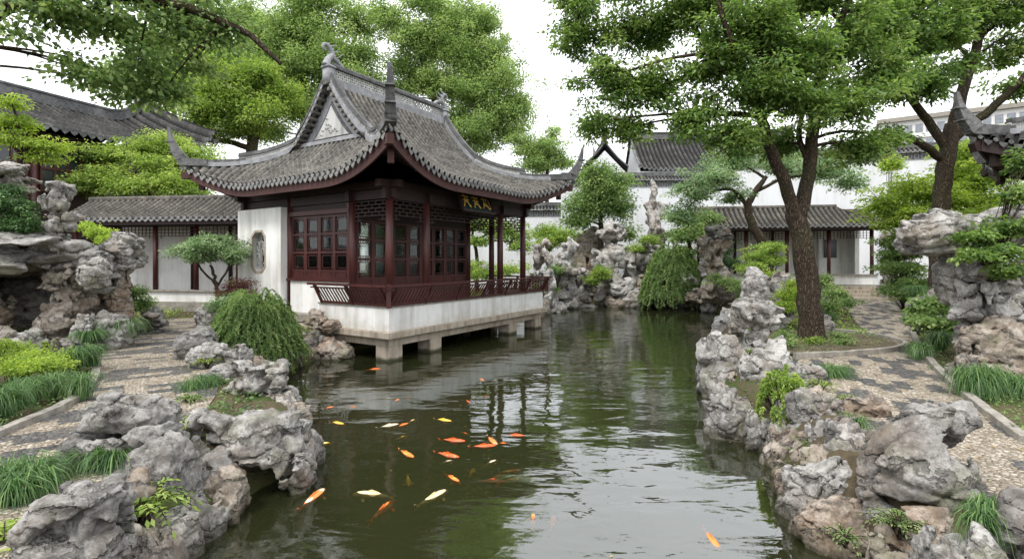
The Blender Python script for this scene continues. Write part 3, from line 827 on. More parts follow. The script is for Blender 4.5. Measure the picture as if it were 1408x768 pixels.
def eave_ends(mb, s0, s1, pos, out, pitch=.21, amp=.055, drop=.13, step=1):
    """hanging drip tiles under the pans and round ends on the cover tiles"""
    n = max(1, round((s1 - s0) / pitch)); pt = (s1 - s0) / n
    O = Vector(out)
    for k in range(0, n, step):
        for c, kind in ((s0 + (k + .5) * pt, 'cap'), (s0 + k * pt, 'drip')):
            p = Vector([float(q) for q in pos(np.array(c), np.array(0.0))])
            e = Vector([float(q) for q in pos(np.array(c + pt * .4), np.array(0.0))]) - p
            e.z = e.z; e.normalize()
            if kind == 'cap':
                r = pt * .27; cz = p + Vector((0, 0, amp * .45)) + O * .012
                mb.prism([cz + e * r * math.cos(a) + Vector((0, 0, r * math.sin(a))) for a in [2 * math.pi * i / 8 for i in range(8)]], O * .03)
            else:
                w = pt * .40; q = p + O * .004 + Vector((0, 0, -.012))
                prof = [(-1, .02), (-1, -.3), (-.62, -.62), (-.22, -.8), (0, -1), (.22, -.8), (.62, -.62), (1, -.3), (1, .02)]
                mb.prism([q + e * w * a + Vector((0, 0, drop * b)) for a, b in prof], O * .022)
def join_np(parts):
    Vs = []; Fs = []; n = 0
    for V, F in parts: Vs.append(V); Fs.append(F + n); n += len(V)
    return np.concatenate(Vs), np.concatenate(Fs)

def hipgable_roof(par, c, H, gA, zE, lift, prof, m_g, horn=1.2, tile='tile', pitch=.21, ends='drip', faces=('F', 'L', 'B', 'R'), lattice=True, flare=.42, reach=2.6, board='fascia'):
    """roof centred on c (local), eaves at +-H, gables at a = +-gA; heights zE + prof(d)"""
    kA = m_g / (H - gA)
    ca, cv = c
    def zf(a, v, m, q):
        f = np.clip(1 - q / reach, 0, 1) ** 2.2 * np.clip(1 - m / m_g, 0, 1) ** 1.5
        z = zE + prof(m) + lift * f
        return a + np.sign(a) * flare * f + ca, v + np.sign(v) * flare * f + cv, z
    def front(sg):
        def pos(s, t):
            m = t; q = np.maximum(0, ((H - np.abs(s)) * kA - t) / kA)
            return zf(s * -sg, np.full_like(np.asarray(t, float), 0) + sg * (H - t), m, q)
        return pos
    def side(sg):
        def pos(s, t):
            m = t * kA; q = np.maximum(0, (H - np.abs(s)) - m)
            return zf(sg * (H - t) + 0 * s, s * sg, m, q)
        return pos
    Tp = []; ends_mb = MB(); fas = MB(); sof = []
    hipT = lambda s: np.clip((H - np.abs(s)) * kA, .0, H)
    ov = gA + .26
    for f in faces:
        if f in 'FB':
            sg = -1 if f == 'F' else 1; pos = front(sg); o = (0, sg, 0)
            Tp += [tile_patch(-H, -ov, hipT, pos, pitch), tile_patch(-ov, ov, H - .02, pos, pitch), tile_patch(ov, H, hipT, pos, pitch)]
        else:
            sg = -1 if f == 'L' else 1; pos = side(sg); o = (sg, 0, 0)
            tl = lambda s: np.minimum(H - gA, np.clip((H - np.abs(s)) / kA, 0, H))
            Tp += [tile_patch(-H, H, tl, pos, pitch)]
        eave_ends(ends_mb, -H, H, pos, o, pitch)
        # board under the tile edge, and the boarded soffit behind it
        ss = np.linspace(-H, H, 61); O = Vector(o)
        P = [Vector([float(k) for k in pos(np.array(x), np.array(.0))]) - O * .07 - Vector((0, 0, .30)) for x in ss]
        fas.sweep(P, .05, .25)
        S2, T2 = np.meshgrid(np.linspace(-H + .05, H - .05, 241), np.linspace(.08, 1.55, 8), indexing='ij')
        x, y, z = pos(S2, np.minimum(T2, hipT(S2) if f in 'FB' else np.minimum((H - gA) * .98, hipT(S2) / kA ** 2)))
        z = z - .16 - .05 * ((np.arange(241) // 3) % 2)[:, None]
        Vv = np.stack([x, y, z], -1).reshape(-1, 3); I = np.arange(241 * 8).reshape(241, 8)
        sof.append((Vv, np.stack([I[:-1, :-1], I[1:, :-1], I[1:, 1:], I[:-1, 1:]], -1).reshape(-1, 4)))
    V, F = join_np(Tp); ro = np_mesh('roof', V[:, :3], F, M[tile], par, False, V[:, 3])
    ends_mb.build('eave_tiles', M[ends], ro)
    fas.build('fascia', M[board], ro)
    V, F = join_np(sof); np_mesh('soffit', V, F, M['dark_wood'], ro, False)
    # ridges
    ztop = zE + prof(H)
    def hip(sa, sv, m):
        a = sa * (H - m / kA); v = sv * (H - m); x, y, z = zf(np.array(a), np.array(v), np.array(m), np.array(0.0))
        return Vector((float(x), float(y), float(z)))
    for sa in (-1, 1):
        for sv in (-1, 1):
            vg = [Vector((ca + sa * (gA + .12), cv + sv * (H - m), zE + prof(m) + .02)) for m in np.linspace(H - .12, m_g + .05, 9)]
            hp = [hip(sa, sv, m) for m in np.linspace(m_g - .1, 0, 18)]
            P = vg + [p + Vector((0, 0, .03)) for p in hp]
            k = len(vg) + 10                                     # the tall openwork part ends here
            b = MB(); b.sweep(P, .20, .13)
            r = b.build('hip_ridge', M['ridge_light'], ro)
            b = MB(); b.sweep([p + Vector((0, 0, .12)) for p in P[:k]], .09, .17)
            for i in range(k - 1):
                for f in (.25, .75):
                    q = P[i].lerp(P[i + 1], f) + Vector((0, 0, .13)); d = (P[i + 1] - P[i]).normalized()
                    b.bar(q - d * .05, q + d * .05 + Vector((0, 0, .14)), .12, .03); b.bar(q - d * .05 + Vector((0, 0, .14)), q + d * .05, .12, .03)
            b.build('ridge_openwork', M['pale_relief'], r)
            b = MB(); b.sweep([p + Vector((0, 0, .28)) for p in P[:k]], .19, .05); b.sweep([p + Vector((0, 0, .325)) for p in P[:k]], .13, .07)
            b.sweep([p + Vector((0, 0, .125)) for p in P[k - 2:]], .15, .09)
            b.build('ridge_cap', M['ridge_dark'], r)
            e = hip(sa, sv, 0); d = Vector((sa, sv, 0)).normalized()
            hz = horn
            C = [hip(sa, sv, .55) + Vector((0, 0, .06)), e + Vector((0, 0, .03))] + [e + d * .42 * (1 - (1 - t) ** 2) + Vector((0, 0, hz * t ** 1.25 + .03)) for t in (.2, .4, .6, .8, 1.0)]
            b = MB(); b.sweep(smooth_path(C, 3), lerp_list([.26, .26, .25, .22, .18, .14, .09], 19), lerp_list([.18, .26, .30, .26, .18, .12, .06], 19))
            for t in (.35, .62): 
                q = e + d * .42 * (1 - (1 - t) ** 2) + Vector((0, 0, hz * t ** 1.25 + .10)); b.box(q, (.27 - .1 * t, .27 - .1 * t, .03), Matrix.Rotation(math.atan2(sv, sa), 3, 'Z'))
            b.build('horn', M['ridge_dark'], r)
            b = MB(); b.bar(hip(sa, sv, 2.2) + Vector((0, 0, -.35)), e + Vector((0, 0, -.28)), .16, .22); b.box(e - d * .55 + Vector((0, 0, -.55)), (.15, .15, .34), Matrix.Rotation(math.atan2(sv, sa), 3, 'Z'))
            b.build('corner_beam', M[board], ro)
    # main ridge
    if lattice:
        b = MB(); L = gA + .12; z0 = ztop - .06
        b.span((ca - L, cv - .13, z0 - .1), (ca + L, cv + .13, z0 + .12)); b.span((ca - L, cv - .09, z0 + .12), (ca + L, cv + .09, z0 + .17))
        r = b.build('main_ridge', M['ridge_light'], ro)
        b = MB(); n = int(2 * L / .15)
        for i in range(n):
            x = ca - L + .02 + i * (2 * L - .04) / n; w = (2 * L - .04) / n
            for (p, q) in (((x, z0 + .17), (x + w, z0 + .32)), ((x, z0 + .32), (x + w, z0 + .17)), ((x, z0 + .32), (x + w, z0 + .47)), ((x, z0 + .47), (x + w, z0 + .32))):
                b.bar((p[0], cv, p[1]), (q[0], cv, q[1]), .05, .028, (0, 1, 0))
        b.build('ridge_openwork', M['pale_relief'], r)
        b = MB(); b.span((ca - L, cv - .10, z0 + .46), (ca + L, cv + .10, z0 + .53)); b.cyl((ca - L, cv, z0 + .55), (ca + L, cv, z0 + .55), .075)
        b.build('ridge_cap', M['ridge_dark'], r)
        for sa in (-1, 1):
            x0 = ca + sa * (L + .02); b = MB()
            b.span((x0 - .11, cv - .14, z0 - .05), (x0 + .11, cv + .14, z0 + .42)); b.span((x0 - .14, cv - .17, z0 + .42), (x0 + .14, cv + .17, z0 + .48))
            zs = .74; body = [(x0 + sa * .10, z0 + .48), (x0 + sa * .02, z0 + .75), (x0 - sa * .12, z0 + .98), (x0 - sa * .05, z0 + 1.2), (x0 + sa * .10, z0 + 1.32), (x0 + sa * .2, z0 + 1.22), (x0 + sa * .17, z0 + 1.10), (x0 + sa * .08, z0 + 1.09)]
            P = smooth_path([(p[0], cv, z0 + .48 + (p[1] - z0 - .48) * zs) for p in body], 4); b.tube(P, lerp_list([.12, .10, .085, .07, .055, .045, .035, .02], len(P)), 8)
            for k in range(7):
                q = P[3 + k * 2]; b.tube([q, q + Vector((-sa * (.16 + .04 * (k % 2)), (-1) ** k * .07, .13))], [.045, .012], 5)
            b.tube(smooth_path([(x0 - sa * .1, cv, z0 + .8), (x0 - sa * .35, cv + .03, z0 + .72), (x0 - sa * .6, cv, z0 + .55)], 3), lerp_list([.09, .07, .04], 7), 6)
            b.tube([(x0 - sa * .25, cv, z0 + .75), (x0 - sa * .5, cv - .05, z0 + 1.0)], [.03, .008], 5)
            b.build('finial', M['ridge_light'], ro, True)
    # gables
    for sa in (-1, 1):
        x = ca + sa * gA
        ms = np.linspace(m_g, H, 9)
        tri = lambda xx, k, dz, z0: [(xx, cv - (H - m_g) * k, z0)] + [(xx, cv - (H - m) * k, zE + m_g * 0 + (prof(m) - prof(m_g)) * k + z0 - zE) for m in ms[1:-1]] + [(xx, cv, zE + (prof(H) - prof(m_g)) * k + z0 - zE)] + [(xx, cv + (H - m) * k, zE + (prof(m) - prof(m_g)) * k + z0 - zE) for m in ms[1:-1][::-1]] + [(xx, cv + (H - m_g) * k, z0)]
        zb = zE + prof(m_g) - .02
        b = MB(); b.prism(tri(x - sa * .1, 1.0, 0, zb), (sa * .1, 0, 0)); g = b.build('gable', M['grey_plaster'], ro)
        b = MB(); b.prism(tri(x + sa * .004, .62, 0, zb + .12), (sa * .03, 0, 0)); b.build('gable_frame', M['ridge_dark'], g)
        b = MB(); b.prism(tri(x + sa * .036, .52, 0, zb + .155), (sa * .02, 0, 0)); rg = random.Random(4)
        for k in range(46):
            yy = rg.uniform(-.62, .62); zz = rg.uniform(.2, .95)
            if abs(yy) * 1.15 + zz * .62 < .62: b.tube(smooth_path([(x + sa * .06, cv + yy, zb + zz), (x + sa * .075, cv + yy + .04, zb + zz + .05), (x + sa * .06, cv + yy + .1, zb + zz + .01)], 2), [.02, .024, .022, .018, .01], 5)
        b.build('relief_panel', M['pale_relief'], g)
        b = MB()
        b.span((x + sa * .0, cv - (H - m_g) - .1, zb - .02), (x + sa * .12, cv + (H - m_g) + .1, zb + .09)); b.build('ledge', M['ridge_light'], g)
        b = MB()
        for sv in (-1, 1):
            for m in np.arange(m_g + .1, H - .05, .135):
                q = Vector((ca + sa * (gA + .2), cv + sv * (H - m), zE + prof(m) - .04)); b.cyl(q - Vector((sa * .25, 0, 0)), q + Vector((sa * .10, 0, 0)), .062, .062, 7)
        b.build('verge_tiles', M[tile], ro)
    return ro
# ---------------------------------------------------------------- the waterside pavilion
UU = (.536, .844); PC = (-2.95, 12.2)
pav = empty('pavilion', (PC[0], PC[1], 0), math.atan2(UU[1], UU[0]))
tag(pav, 'waterside pavilion with upswept grey tiled roof and maroon timber, on piles in the pond', 'pavilion')
PAVM = Matrix.Translation((PC[0], PC[1], 0)) @ Matrix.Rotation(math.atan2(UU[1], UU[0]), 4, 'Z')
AX = [.55, 1.93, 5.62, 7.10]           # column lines
b = MB(); b.span((-.10, -.10, .57), (7.75, 2.75, .73)); b.build('platform_slab', M['stone'], pav, bevel=.012)
b = MB(); b.span((.06, .06, .36), (7.6, .42, .567)); b.span((.06, .42, .36), (.42, 2.6, .567)); b.span((7.24, .42, .36), (7.6, 2.6, .567)); b.build('platform_beam', M['stone'], pav, bevel=.01)
for (x, y) in ((.06, .06), (1.55, .06), (5.45, .06), (7.14, .06), (.06, 2.0), (7.14, 2.0), (1.55, 2.0), (5.45, 2.0)):
    b = MB(); b.span((x + .002, y + .002, -1.1), (x + .46, y + .46, .358)); b.build('pile', M['stone'], pav, bevel=.015)
b = MB()
b.span((0, 0, .733), (7.6, .16, 1.30)); b.span((0, .16, .733), (.16, 2.6, 1.30)); b.span((7.44, .16, .733), (7.6, 2.6, 1.30))
b.build('base_wall', M['plaster'], pav)
b = MB(); b.span((-.03, -.03, 1.303), (7.63, .30, 1.345)); b.span((-.03, .30, 1.303), (.30, 2.63, 1.345)); b.span((7.30, .30, 1.303), (7.63, 2.63, 1.345)); b.build('coping', M['stone_grey'], pav, bevel=.006)
b = MB(); b.span((.17, .17, .735), (7.43, 7.05, .95)); b.build('floor', M['stone_grey'], pav)
def railing(p0, p1, out):
    """leaning backrest railing of slanted bars above the coping"""
    p0 = Vector(p0); p1 = Vector(p1); O = Vector(out); d = (p1 - p0); L = d.length; d.normalize(); Z = Vector((0, 0, 1))
    b = MB(); f = lambda s, h: p0 + d * s + O * (.02 + .26 * (h / .5) ** 1.3) + Z * h
    for h, w in ((.03, .06), (.41, .045), (.50, .07)): b.bar(f(0 - (h * .5), h), f(L + h * .5, h), w, w * .8)
    n = int(L / .115)
    for i in range(n + 1):
        s = i * L / n; b.bar(f(s - .03, .05), f(s + .045, .40), .032, .022, O)
    k = max(1, round(L / 1.3))
    for i in range(k + 1):
        s = i * L / k; b.bar(f(s, .0), f(s + .0, .5), .06, .06, O); b.bar(f(s, .41), f(s, .5), .08, .05, O)
    return b
for a0, a1, o in (((.02, 0, 1.345), (7.55, 0, 1.345), (0, -1, 0)), ((0, .02, 1.345), (0, 2.45, 1.345), (-1, 0, 0)), ((7.6, .02, 1.345), (7.6, 2.45, 1.345), (1, 0, 0))):
    railing(a0, a1, o).build('railing', M['red_wood'], pav)
for q in ((-.10, -.10), (7.7, -.10)): b = MB(); b.box((q[0], q[1], 1.60), (.11, .11, .56), Matrix.Rotation(R(45), 3, 'Z')); b.build('railing_post', M['red_wood'], pav)
b = MB()
cols = [(x, .55) for x in AX] + [(x, 1.93) for x in (.55, 5.62, 7.10)] + [(.55, 4.65), (7.1, 4.65), (.55, 6.9), (5.62, 6.9), (7.1, 6.9), (5.62, 4.65)]
for (x, y) in cols:
    b = MB(); b.cyl((x, y, 1.0), (x, y, 4.35), .105, .10, 16); b.cyl((x, y, .95), (x, y, 1.08), .16, .13, 16); b.build('column', M['red_wood'], pav, True)
b = MB()
for y in (.55, 1.93, 6.9): b.span((.35, y - .07, 4.02), (7.3, y + .07, 4.30))
for x in (.55, 1.93, 5.62, 7.10): b.span((x - .065, .35, 4.04), (x + .065, 7.1, 4.28))
for y in (.55, 6.9): b.span((.15, y - .09, 4.30), (7.5, y + .09, 4.48))
for x in (.55, 7.1): b.span((x - .085, .15, 4.302), (x + .085, 7.3, 4.478))
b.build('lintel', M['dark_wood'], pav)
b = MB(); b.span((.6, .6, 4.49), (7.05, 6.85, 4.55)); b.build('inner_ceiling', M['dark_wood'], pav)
def frieze(x0, x1, y, z0, z1, along='a'):
    """openwork of small bars under a lintel, with stepped ends"""
    b = MB(); L = x1 - x0; P = lambda s, z: (x0 + s, y, z) if along == 'a' else (y, x0 + s, z)
    n = max(3, int(L / .13)); hh = z1 - z0
    for k, h in enumerate((0, .25, .5, .75, 1.0)):
        b.bar(P(0, z0 + hh * h), P(L, z0 + hh * h), .035, .022)
    for i in range(n + 1):
        s = L * i / n; low = z0 - (.22 if i in (0, n) else .11 if i in (1, n - 1) else 0)
        for k in range(4):
            if (i + k) % 2 == 0 or i in (0, n): b.bar(P(s, z0 + hh * k / 4), P(s, z0 + hh * (k + 1) / 4), .03, .02, (1, 0, 0) if along != 'a' else (0, 1, 0))
        if low < z0: b.bar(P(s, low), P(s, z0), .03, .02, (0, 1, 0))
    b.bar(P(0, z0 - .11), P(2 * L / n, z0 - .11), .03, .02); b.bar(P(L - 2 * L / n, z0 - .11), P(L, z0 - .11), .03, .02)
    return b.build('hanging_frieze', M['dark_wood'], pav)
for x0, x1 in zip(AX[:-1], AX[1:]): frieze(x0 + .1, x1 - .1, .55, 3.62, 4.0)
frieze(.65, 1.83, .55, 3.62, 4.0, 'v'); frieze(.65, 1.83, 7.1, 3.62, 4.0, 'v'); frieze(2.03, 4.55, 7.1, 3.62, 4.0, 'v'); frieze(4.75, 6.8, 7.1, 3.62, 4.0, 'v'); frieze(5.72, 7.0, 1.93, 3.62, 4.0)
t = NT('window_glass')
gl = t.n('BsdfGlossy', i_Roughness=.06); gl.inputs['Color'].default_value = (.8, .85, .85, 1); tr = t.n('BsdfTransparent'); tr.inputs['Color'].default_value = (.82, .85, .82, 1)
fr = t.n('Fresnel', i_IOR=1.5); mx = t.n('MixShader'); t.l(fr.outputs[0], mx.inputs[0]); t.l(tr.outputs[0], mx.inputs[1]); t.l(gl.outputs[0], mx.inputs[2]); t.l(mx.outputs[0], t.out.inputs[0]); M['glass'] = t.m
def leaf_panel(x0, x1, y, z0, zb, z1, along, out, name='lattice_window', rows=3, glazed=True):
    """one leaf: stiles and rails, a boarded bottom from z0 to zb, three glazed lattice panes above"""
    L = x1 - x0; P = (lambda s, z, o=0: (x0 + s, y + o, z)) if along == 'a' else (lambda s, z, o=0: (y + o, x0 + s, z))
    b = MB(); st = .055; u = (0, 1, 0) if along == 'a' else (1, 0, 0)
    for s in (st / 2, L - st / 2): b.bar(P(s, z0), P(s, z1), st, .06, (1, 0, 0) if along == 'a' else (0, 1, 0))
    zs = [z0 + .03, zb] + [zb + (z1 - zb) * (k + 1) / rows for k in range(rows - 1)] + [z1 - .03]
    for z in zs: b.bar(P(st, z), P(L - st, z), .055, .06)
    if zb - z0 > .12: b.bar(P(st, (z0 + zb) / 2), P(L - st, (z0 + zb) / 2), .025, zb - z0 - .06); b.bar(P(st * 2, (z0 + zb) / 2, out * .016), P(L - 2 * st, (z0 + zb) / 2, out * .016), .02, (zb - z0) * .55)
    for k in range(rows):
        a0, a1 = zs[k + 1] + .03, zs[k + 2] - .03; i0, i1 = st + .055, L - st - .055; j0, j1 = a0 + .06, a1 - .06
        for (p, q) in ((P(i0, j0), P(i1, j0)), (P(i0, j1), P(i1, j1)), (P(i0, j0), P(i0, j1)), (P(i1, j0), P(i1, j1))): b.bar(p, q, .018, .018, u if abs(p[2] - q[2]) > .01 else (0, 0, 1))
        for f in (.2, .4, .6, .8):
            xs = st + (L - 2 * st) * f; zz = a0 + (a1 - a0) * f
            b.bar(P(xs, a0), P(xs, j0), .014, .014, u); b.bar(P(xs, j1), P(xs, a1), .014, .014, u)
            b.bar(P(st, zz), P(i0, zz), .014, .014); b.bar(P(i1, zz), P(L - st, zz), .014, .014)
    o = b.build(name, M['red_wood'], pav)
    if not glazed: return
    g = MB(); g.bar(P(st * .9, (zb + z1) / 2, -out * .012), P(L - st * .9, (zb + z1) / 2, -out * .012), .006, z1 - zb - .05)
    g.build('pane', M['glass'], o)
def leaves_along(x0, x1, y, n, along, out, z0=1.0, zb=1.95, z1=3.55, name='lattice_door', glazed=True):
    for i in range(n):
        w = (x1 - x0) / n; leaf_panel(x0 + i * w + .004, x0 + (i + 1) * w - .004, y, z0, zb, z1, along, out, name, 3, glazed)
    b = MB()                                                       # boarded top light over the leaves
    a, c = (x0, y - .02, z1 + .01), (x1, y + .02, 4.02)
    if along == 'a': b.span(a, c)
    else: b.span((y - .02, x0, z1 + .01), (y + .02, x1, 4.02))
    b.build('top_panel', M['dark_wood'], pav)
leaves_along(2.05, 4.55, .55, 4, 'v', -1, 1.93, 2.16, 3.72, 'lattice_window')
leaves_along(.66, 1.83, 1.93, 2, 'a', -1)
leaves_along(2.03, 5.52, 1.93, 6, 'a', -1)
leaves_along(2.03, 6.8, 5.62, 7, 'v', 1, glazed=False)
leaves_along(2.03, 5.52, 6.9, 6, 'a', 1, glazed=False)
b = MB(); b.span((.48, 1.96, .62), (.66, 4.66, 1.86)); b.build('dado_wall', M['plaster'], pav)
b = MB(); b.span((.42, 1.9, 1.862), (.70, 4.70, 1.925)); b.span((.46, 4.60, 1.93), (.64, 4.70, 4.0)); b.span((.46, 1.98, 1.93), (.64, 2.06, 4.0)); b.span((.45, 1.98, 3.74), (.65, 4.6, 3.86)); b.build('window_surround', M['red_wood'], pav)
# white end wall with an eight-sided opening
wv0, wv1, wz0, wz1, oc, oz, ow, oh, ch = 4.72, 6.98, .55, 4.02, 5.85, 2.72, .36, .62, .17
octp = [(oc - ow, oz - oh + ch), (oc - ow + ch, oz - oh), (oc + ow - ch, oz - oh), (oc + ow, oz - oh + ch), (oc + ow, oz + oh - ch), (oc + ow - ch, oz + oh), (oc - ow + ch, oz + oh), (oc - ow, oz + oh - ch)]
outer = [(wv0, oz - oh + ch), (wv0, wz0), (wv1, wz0), (wv1, oz - oh + ch), (wv1, oz + oh - ch), (wv1, wz1), (wv0, wz1), (wv0, oz + oh - ch)]
b = MB()
for xx in (.26, .50):
    V = [(xx, p[0], p[1]) for p in octp] + [(xx, p[0], p[1]) for p in outer]
    b.add(V, [(i, (i + 1) % 8, 8 + (i + 1) % 8, 8 + i) for i in range(8)])
V = [(xx, p[0], p[1]) for xx in (.26, .50) for p in octp]; b.add(V, [(i, (i + 1) % 8, 8 + (i + 1) % 8, 8 + i) for i in range(8)])
V = [(xx, p[0], p[1]) for xx in (.26, .50) for p in outer]; b.add(V, [(i, (i + 1) % 8, 8 + (i + 1) % 8, 8 + i) for i in range(8)])
ew = b.build('end_wall', M['plaster'], pav)
b = MB()
for i in range(8):
    p, q = octp[i], octp[(i + 1) % 8]; b.bar((.27, p[0], p[1]), (.27, q[0], q[1]), .07, .045, (1, 0, 0))
b.build('opening_frame', M['stone'], ew)
b = MB(); rg = random.Random(8)
for k in range(64):
    y = oc + rg.uniform(-ow, ow); z = oz + rg.uniform(-oh, oh)
    if abs(y - oc) + max(0, abs(z - oz) - oh + ow) > ow * 1.02: continue
    a = rg.uniform(0, 6.28); r = rg.uniform(.05, .09)
    b.tube([(.40, y + r * math.cos(a + t), z + r * math.sin(a + t) * 1.1) for t in (0, .8, 1.6, 2.4, 3.2, 4.0)], [.013] * 6, 5)
b.build('opening_tracery', M['pale_relief'], ew)
b = MB(); b.span((.95, 4.72, .95), (1.0, 6.8, 4.02)); b.build('dark_backing', M['dark_wood'], pav)  # added dark panel standing in for the unlit interior behind the opening
b = MB(); b.span((-.05, 2.8, .40), (.45, 7.0, .70)); b.build('plinth', M['stone'], pav, bevel=.01)
b = MB(); b.span((.56, 6.93, .6), (7.0, 7.03, .95)); b.build('rear_plinth', M['stone_grey'], pav)
# name board, hung tilted under the front eave
sb = MB(); T = Matrix.Translation((3.75, .20, 4.20)) @ Matrix.Rotation(R(-24), 4, 'X')
tp = lambda x, y, z: T @ Vector((x, y, z))
def tbox(mb, c, d): mb.box(tp(*c), d, T.to_3x3())
tbox(sb, (0, 0, 0), (1.5, .05, .62)); sg = sb.build('name_board', M['sign'], pav)
sb = MB()
for c, d in (((0, -.02, .33), (1.62, .08, .05)), ((0, -.02, -.33), (1.62, .08, .05)), ((.78, -.02, 0), (.05, .08, .62)), ((-.78, -.02, 0), (.05, .08, .62))): tbox(sb, c, d)
sb.build('board_frame', M['dark_wood'], sg)
sb = MB(); rg = random.Random(12)
for gxx in (-.50, -.02, .45):                                       # brushed gold characters
    w = .17
    for (x0, z0, x1, z1, th) in ((-1, .75, 1, .85, .030), (-.1, 1.1, -.15, -.3, .034), (-.9, .2, .9, .25, .026), (-.2, .2, -.95, -1.0, .03), (.1, .15, .95, -.95, .034), (.35, .7, .55, .35, .024), (-.6, -.35, .55, -.4, .022)):
        if rg.random() < .15: continue
        j = lambda k: k + rg.uniform(-.08, .08)
        sb.bar(tp(gxx + j(x0) * w, -.032, j(z0) * .2), tp(gxx + j(x1) * w, -.032, j(z1) * .2), th, .014, (0, 1, 0))
for k in range(6): z = .14 - k * .055; sb.bar(tp(.67, -.032, z), tp(.69, -.032, z - .035), .02, .012, (0, 1, 0))
sb.build('lettering', M['gold'], sg)
prof = lambda d: .36 * d + .024 * d ** 3
hipgable_roof(pav, (3.825, 3.75), 4.15, 2.5, 4.62, .78, prof, 2.65)

# ---------------------------------------------------------------- covered corridors, garden walls, halls
def local(name, label, cat, p0, p1, group=None):
    a = math.atan2(p1[1] - p0[1], p1[0] - p0[0]); o = empty(name, (p0[0], p0[1], 0), a); tag(o, label, cat, group)
    return o, math.hypot(p1[0] - p0[0], p1[1] - p0[1])
def gable_patch(L, yE, yR, zE, zR, curve=.25, rise=None):
    D = yR - yE
    def pos(s, t):
        f = t / abs(D); z = zE + (zR - zE) * (f * (1 - curve) + curve * f * f)
        if rise: z = z + rise(s)
        return s + 0 * t, yE + np.sign(D) * t + 0 * s, z
    return pos
def corridor(name, label, p0, p1, zf, eave, ridge, depth, ncol, low=.7, over=.55, tile='tile_mossy', back=True, frz=True, hip=False):
    o, L = local(name, label, 'corridor', p0, p1)
    pf = gable_patch(L, -over, depth / 2, eave, ridge); pb = gable_patch(L, depth + over, depth / 2, eave, ridge)
    D = depth / 2 + over
    if hip:
        hp = lambda s: np.clip(np.minimum(D, (L + .4 - s) * 1.0), .01, D)
        V, F = join_np([tile_patch(-.4, L + .4, hp, pf, .24, .15, .06, Tm=D), tile_patch(-.4, L + .4, hp, pb, .24, .15, .06, Tm=D)])
    else: V, F = join_np([tile_patch(-.4, L + .4, D, pf, .24, .15, .06), tile_patch(-.4, L + .4, D, pb, .24, .15, .06)])
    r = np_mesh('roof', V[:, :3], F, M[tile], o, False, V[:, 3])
    b = MB(); eave_ends(b, -.4, L + .4, pf, (0, -1, 0), .24, .06, .10)
    if hip:
        def ps(s, t): return (L + .4) - t + 0 * s, s + 0 * t, eave + (ridge - eave) * (t / D)
        V, F = tile_patch(-over, depth + over, lambda s: np.clip(np.minimum(s + over, depth + over - s), .01, D), ps, .24, .15, .06)
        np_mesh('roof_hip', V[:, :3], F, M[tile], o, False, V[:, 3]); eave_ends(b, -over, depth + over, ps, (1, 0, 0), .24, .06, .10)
    b.build('eave_tiles', M['drip'], r)
    b = MB(); b.cyl((-.4, depth / 2, ridge + .02), (L + (.4 if not hip else -D + .5), depth / 2, ridge + .02), .12, .12, 10); b.build('ridge_cap', M[tile], r, True)
    b = MB(); b.span((-.35, -over + .1, eave - .2), (L + .35, -over + .15, eave - .02)); b.span((-.3, -.08, eave - .22), (L + .3, .08, eave + .02)); b.span((-.3, depth - .1, eave - .1), (L + .3, depth + .05, eave + .1))
    Vs = gable_patch(L, -over + .1, depth / 2, eave - .06, ridge - .06)
    b.add([(-.3, -over + .1, eave - .06), (L + .3, -over + .1, eave - .06), (L + .3, depth / 2, ridge - .12), (-.3, depth / 2, ridge - .12), (-.3, depth + over, eave - .06), (L + .3, depth + over, eave - .06)], [(0, 1, 2, 3), (3, 2, 5, 4)])
    b.build('rafter_boards', M['dark_wood'], o)
    if back:
        b = MB(); b.span((-.3, depth, zf - .7), (L + .3, depth + .22, eave + .1)); b.build('back_wall', M['plaster'], o)
    for i in range(ncol):
        x = L * i / (ncol - 1)
        b = MB(); b.cyl((x, 0, zf - .02), (x, 0, eave - .1), .085, .08, 12); b.cyl((x, 0, zf - .04), (x, 0, zf + .1), .13, .11, 12); b.build('column', M['red_wood'], o, True)
        b = MB(); b.cyl((x, depth - .06, zf), (x, depth - .06, eave), .07, .07, 8); b.build('column', M['dark_wood'], o, True)
    if low: 
        b = MB(); b.span((-.2, -.12, zf - .7), (L + .2, .12, zf + low - .06)); w = b.build('low_wall', M['plaster'], o)
        b = MB(); b.span((-.22, -.2, zf + low - .057), (L + .22, .2, zf + low)); b.build('seat_board', M['stone_grey'], w)
    b = MB(); b.span((-.3, -.25, zf - .9), (L + .3, depth + .2, zf - .005)); b.build('floor_slab', M['stone_grey'], o)
    if frz:
        b = MB()
        for i in range(ncol - 1):
            x0 = L * i / (ncol - 1) + .09; x1 = L * (i + 1) / (ncol - 1) - .09; n = max(4, int((x1 - x0) / .14))
            for z in (0, .12, .24, .36): b.bar((x0, 0, eave - .24 - z), (x1, 0, eave - .24 - z), .03, .02)
            for k in range(n + 1):
                x = x0 + (x1 - x0) * k / n; lo = .36 + (.18 if k in (0, n) else .09 if k in (1, n - 1) else 0)
                b.bar((x, 0, eave - .24), (x, 0, eave - .24 - lo), .022, .022, (0, 1, 0))
        b.build('hanging_frieze', M['dark_wood'], o)
    return o
corridor('covered_corridor', 'long covered corridor with mossy tiled roof and red posts between the grotto and the pavilion', (-16.6, 19.4), (-8.3, 18.3), .95, 3.95, 4.85, 1.9, 6, .42)
rc = corridor('covered_corridor', 'covered corridor with hipped roof end and stone steps where the right path ends', (10.0, 26.2), (17.6, 24.9), 1.28, 4.15, 5.2, 2.2, 5, .5, hip=True)
b = MB(); b.span((7.5, 1.2, 1.3), (7.7, 2.2, 4.1)); b.span((6.1, 2.0, 1.29), (7.5, 2.19, 4.1)); b.build('end_wall', M['plaster'], rc)
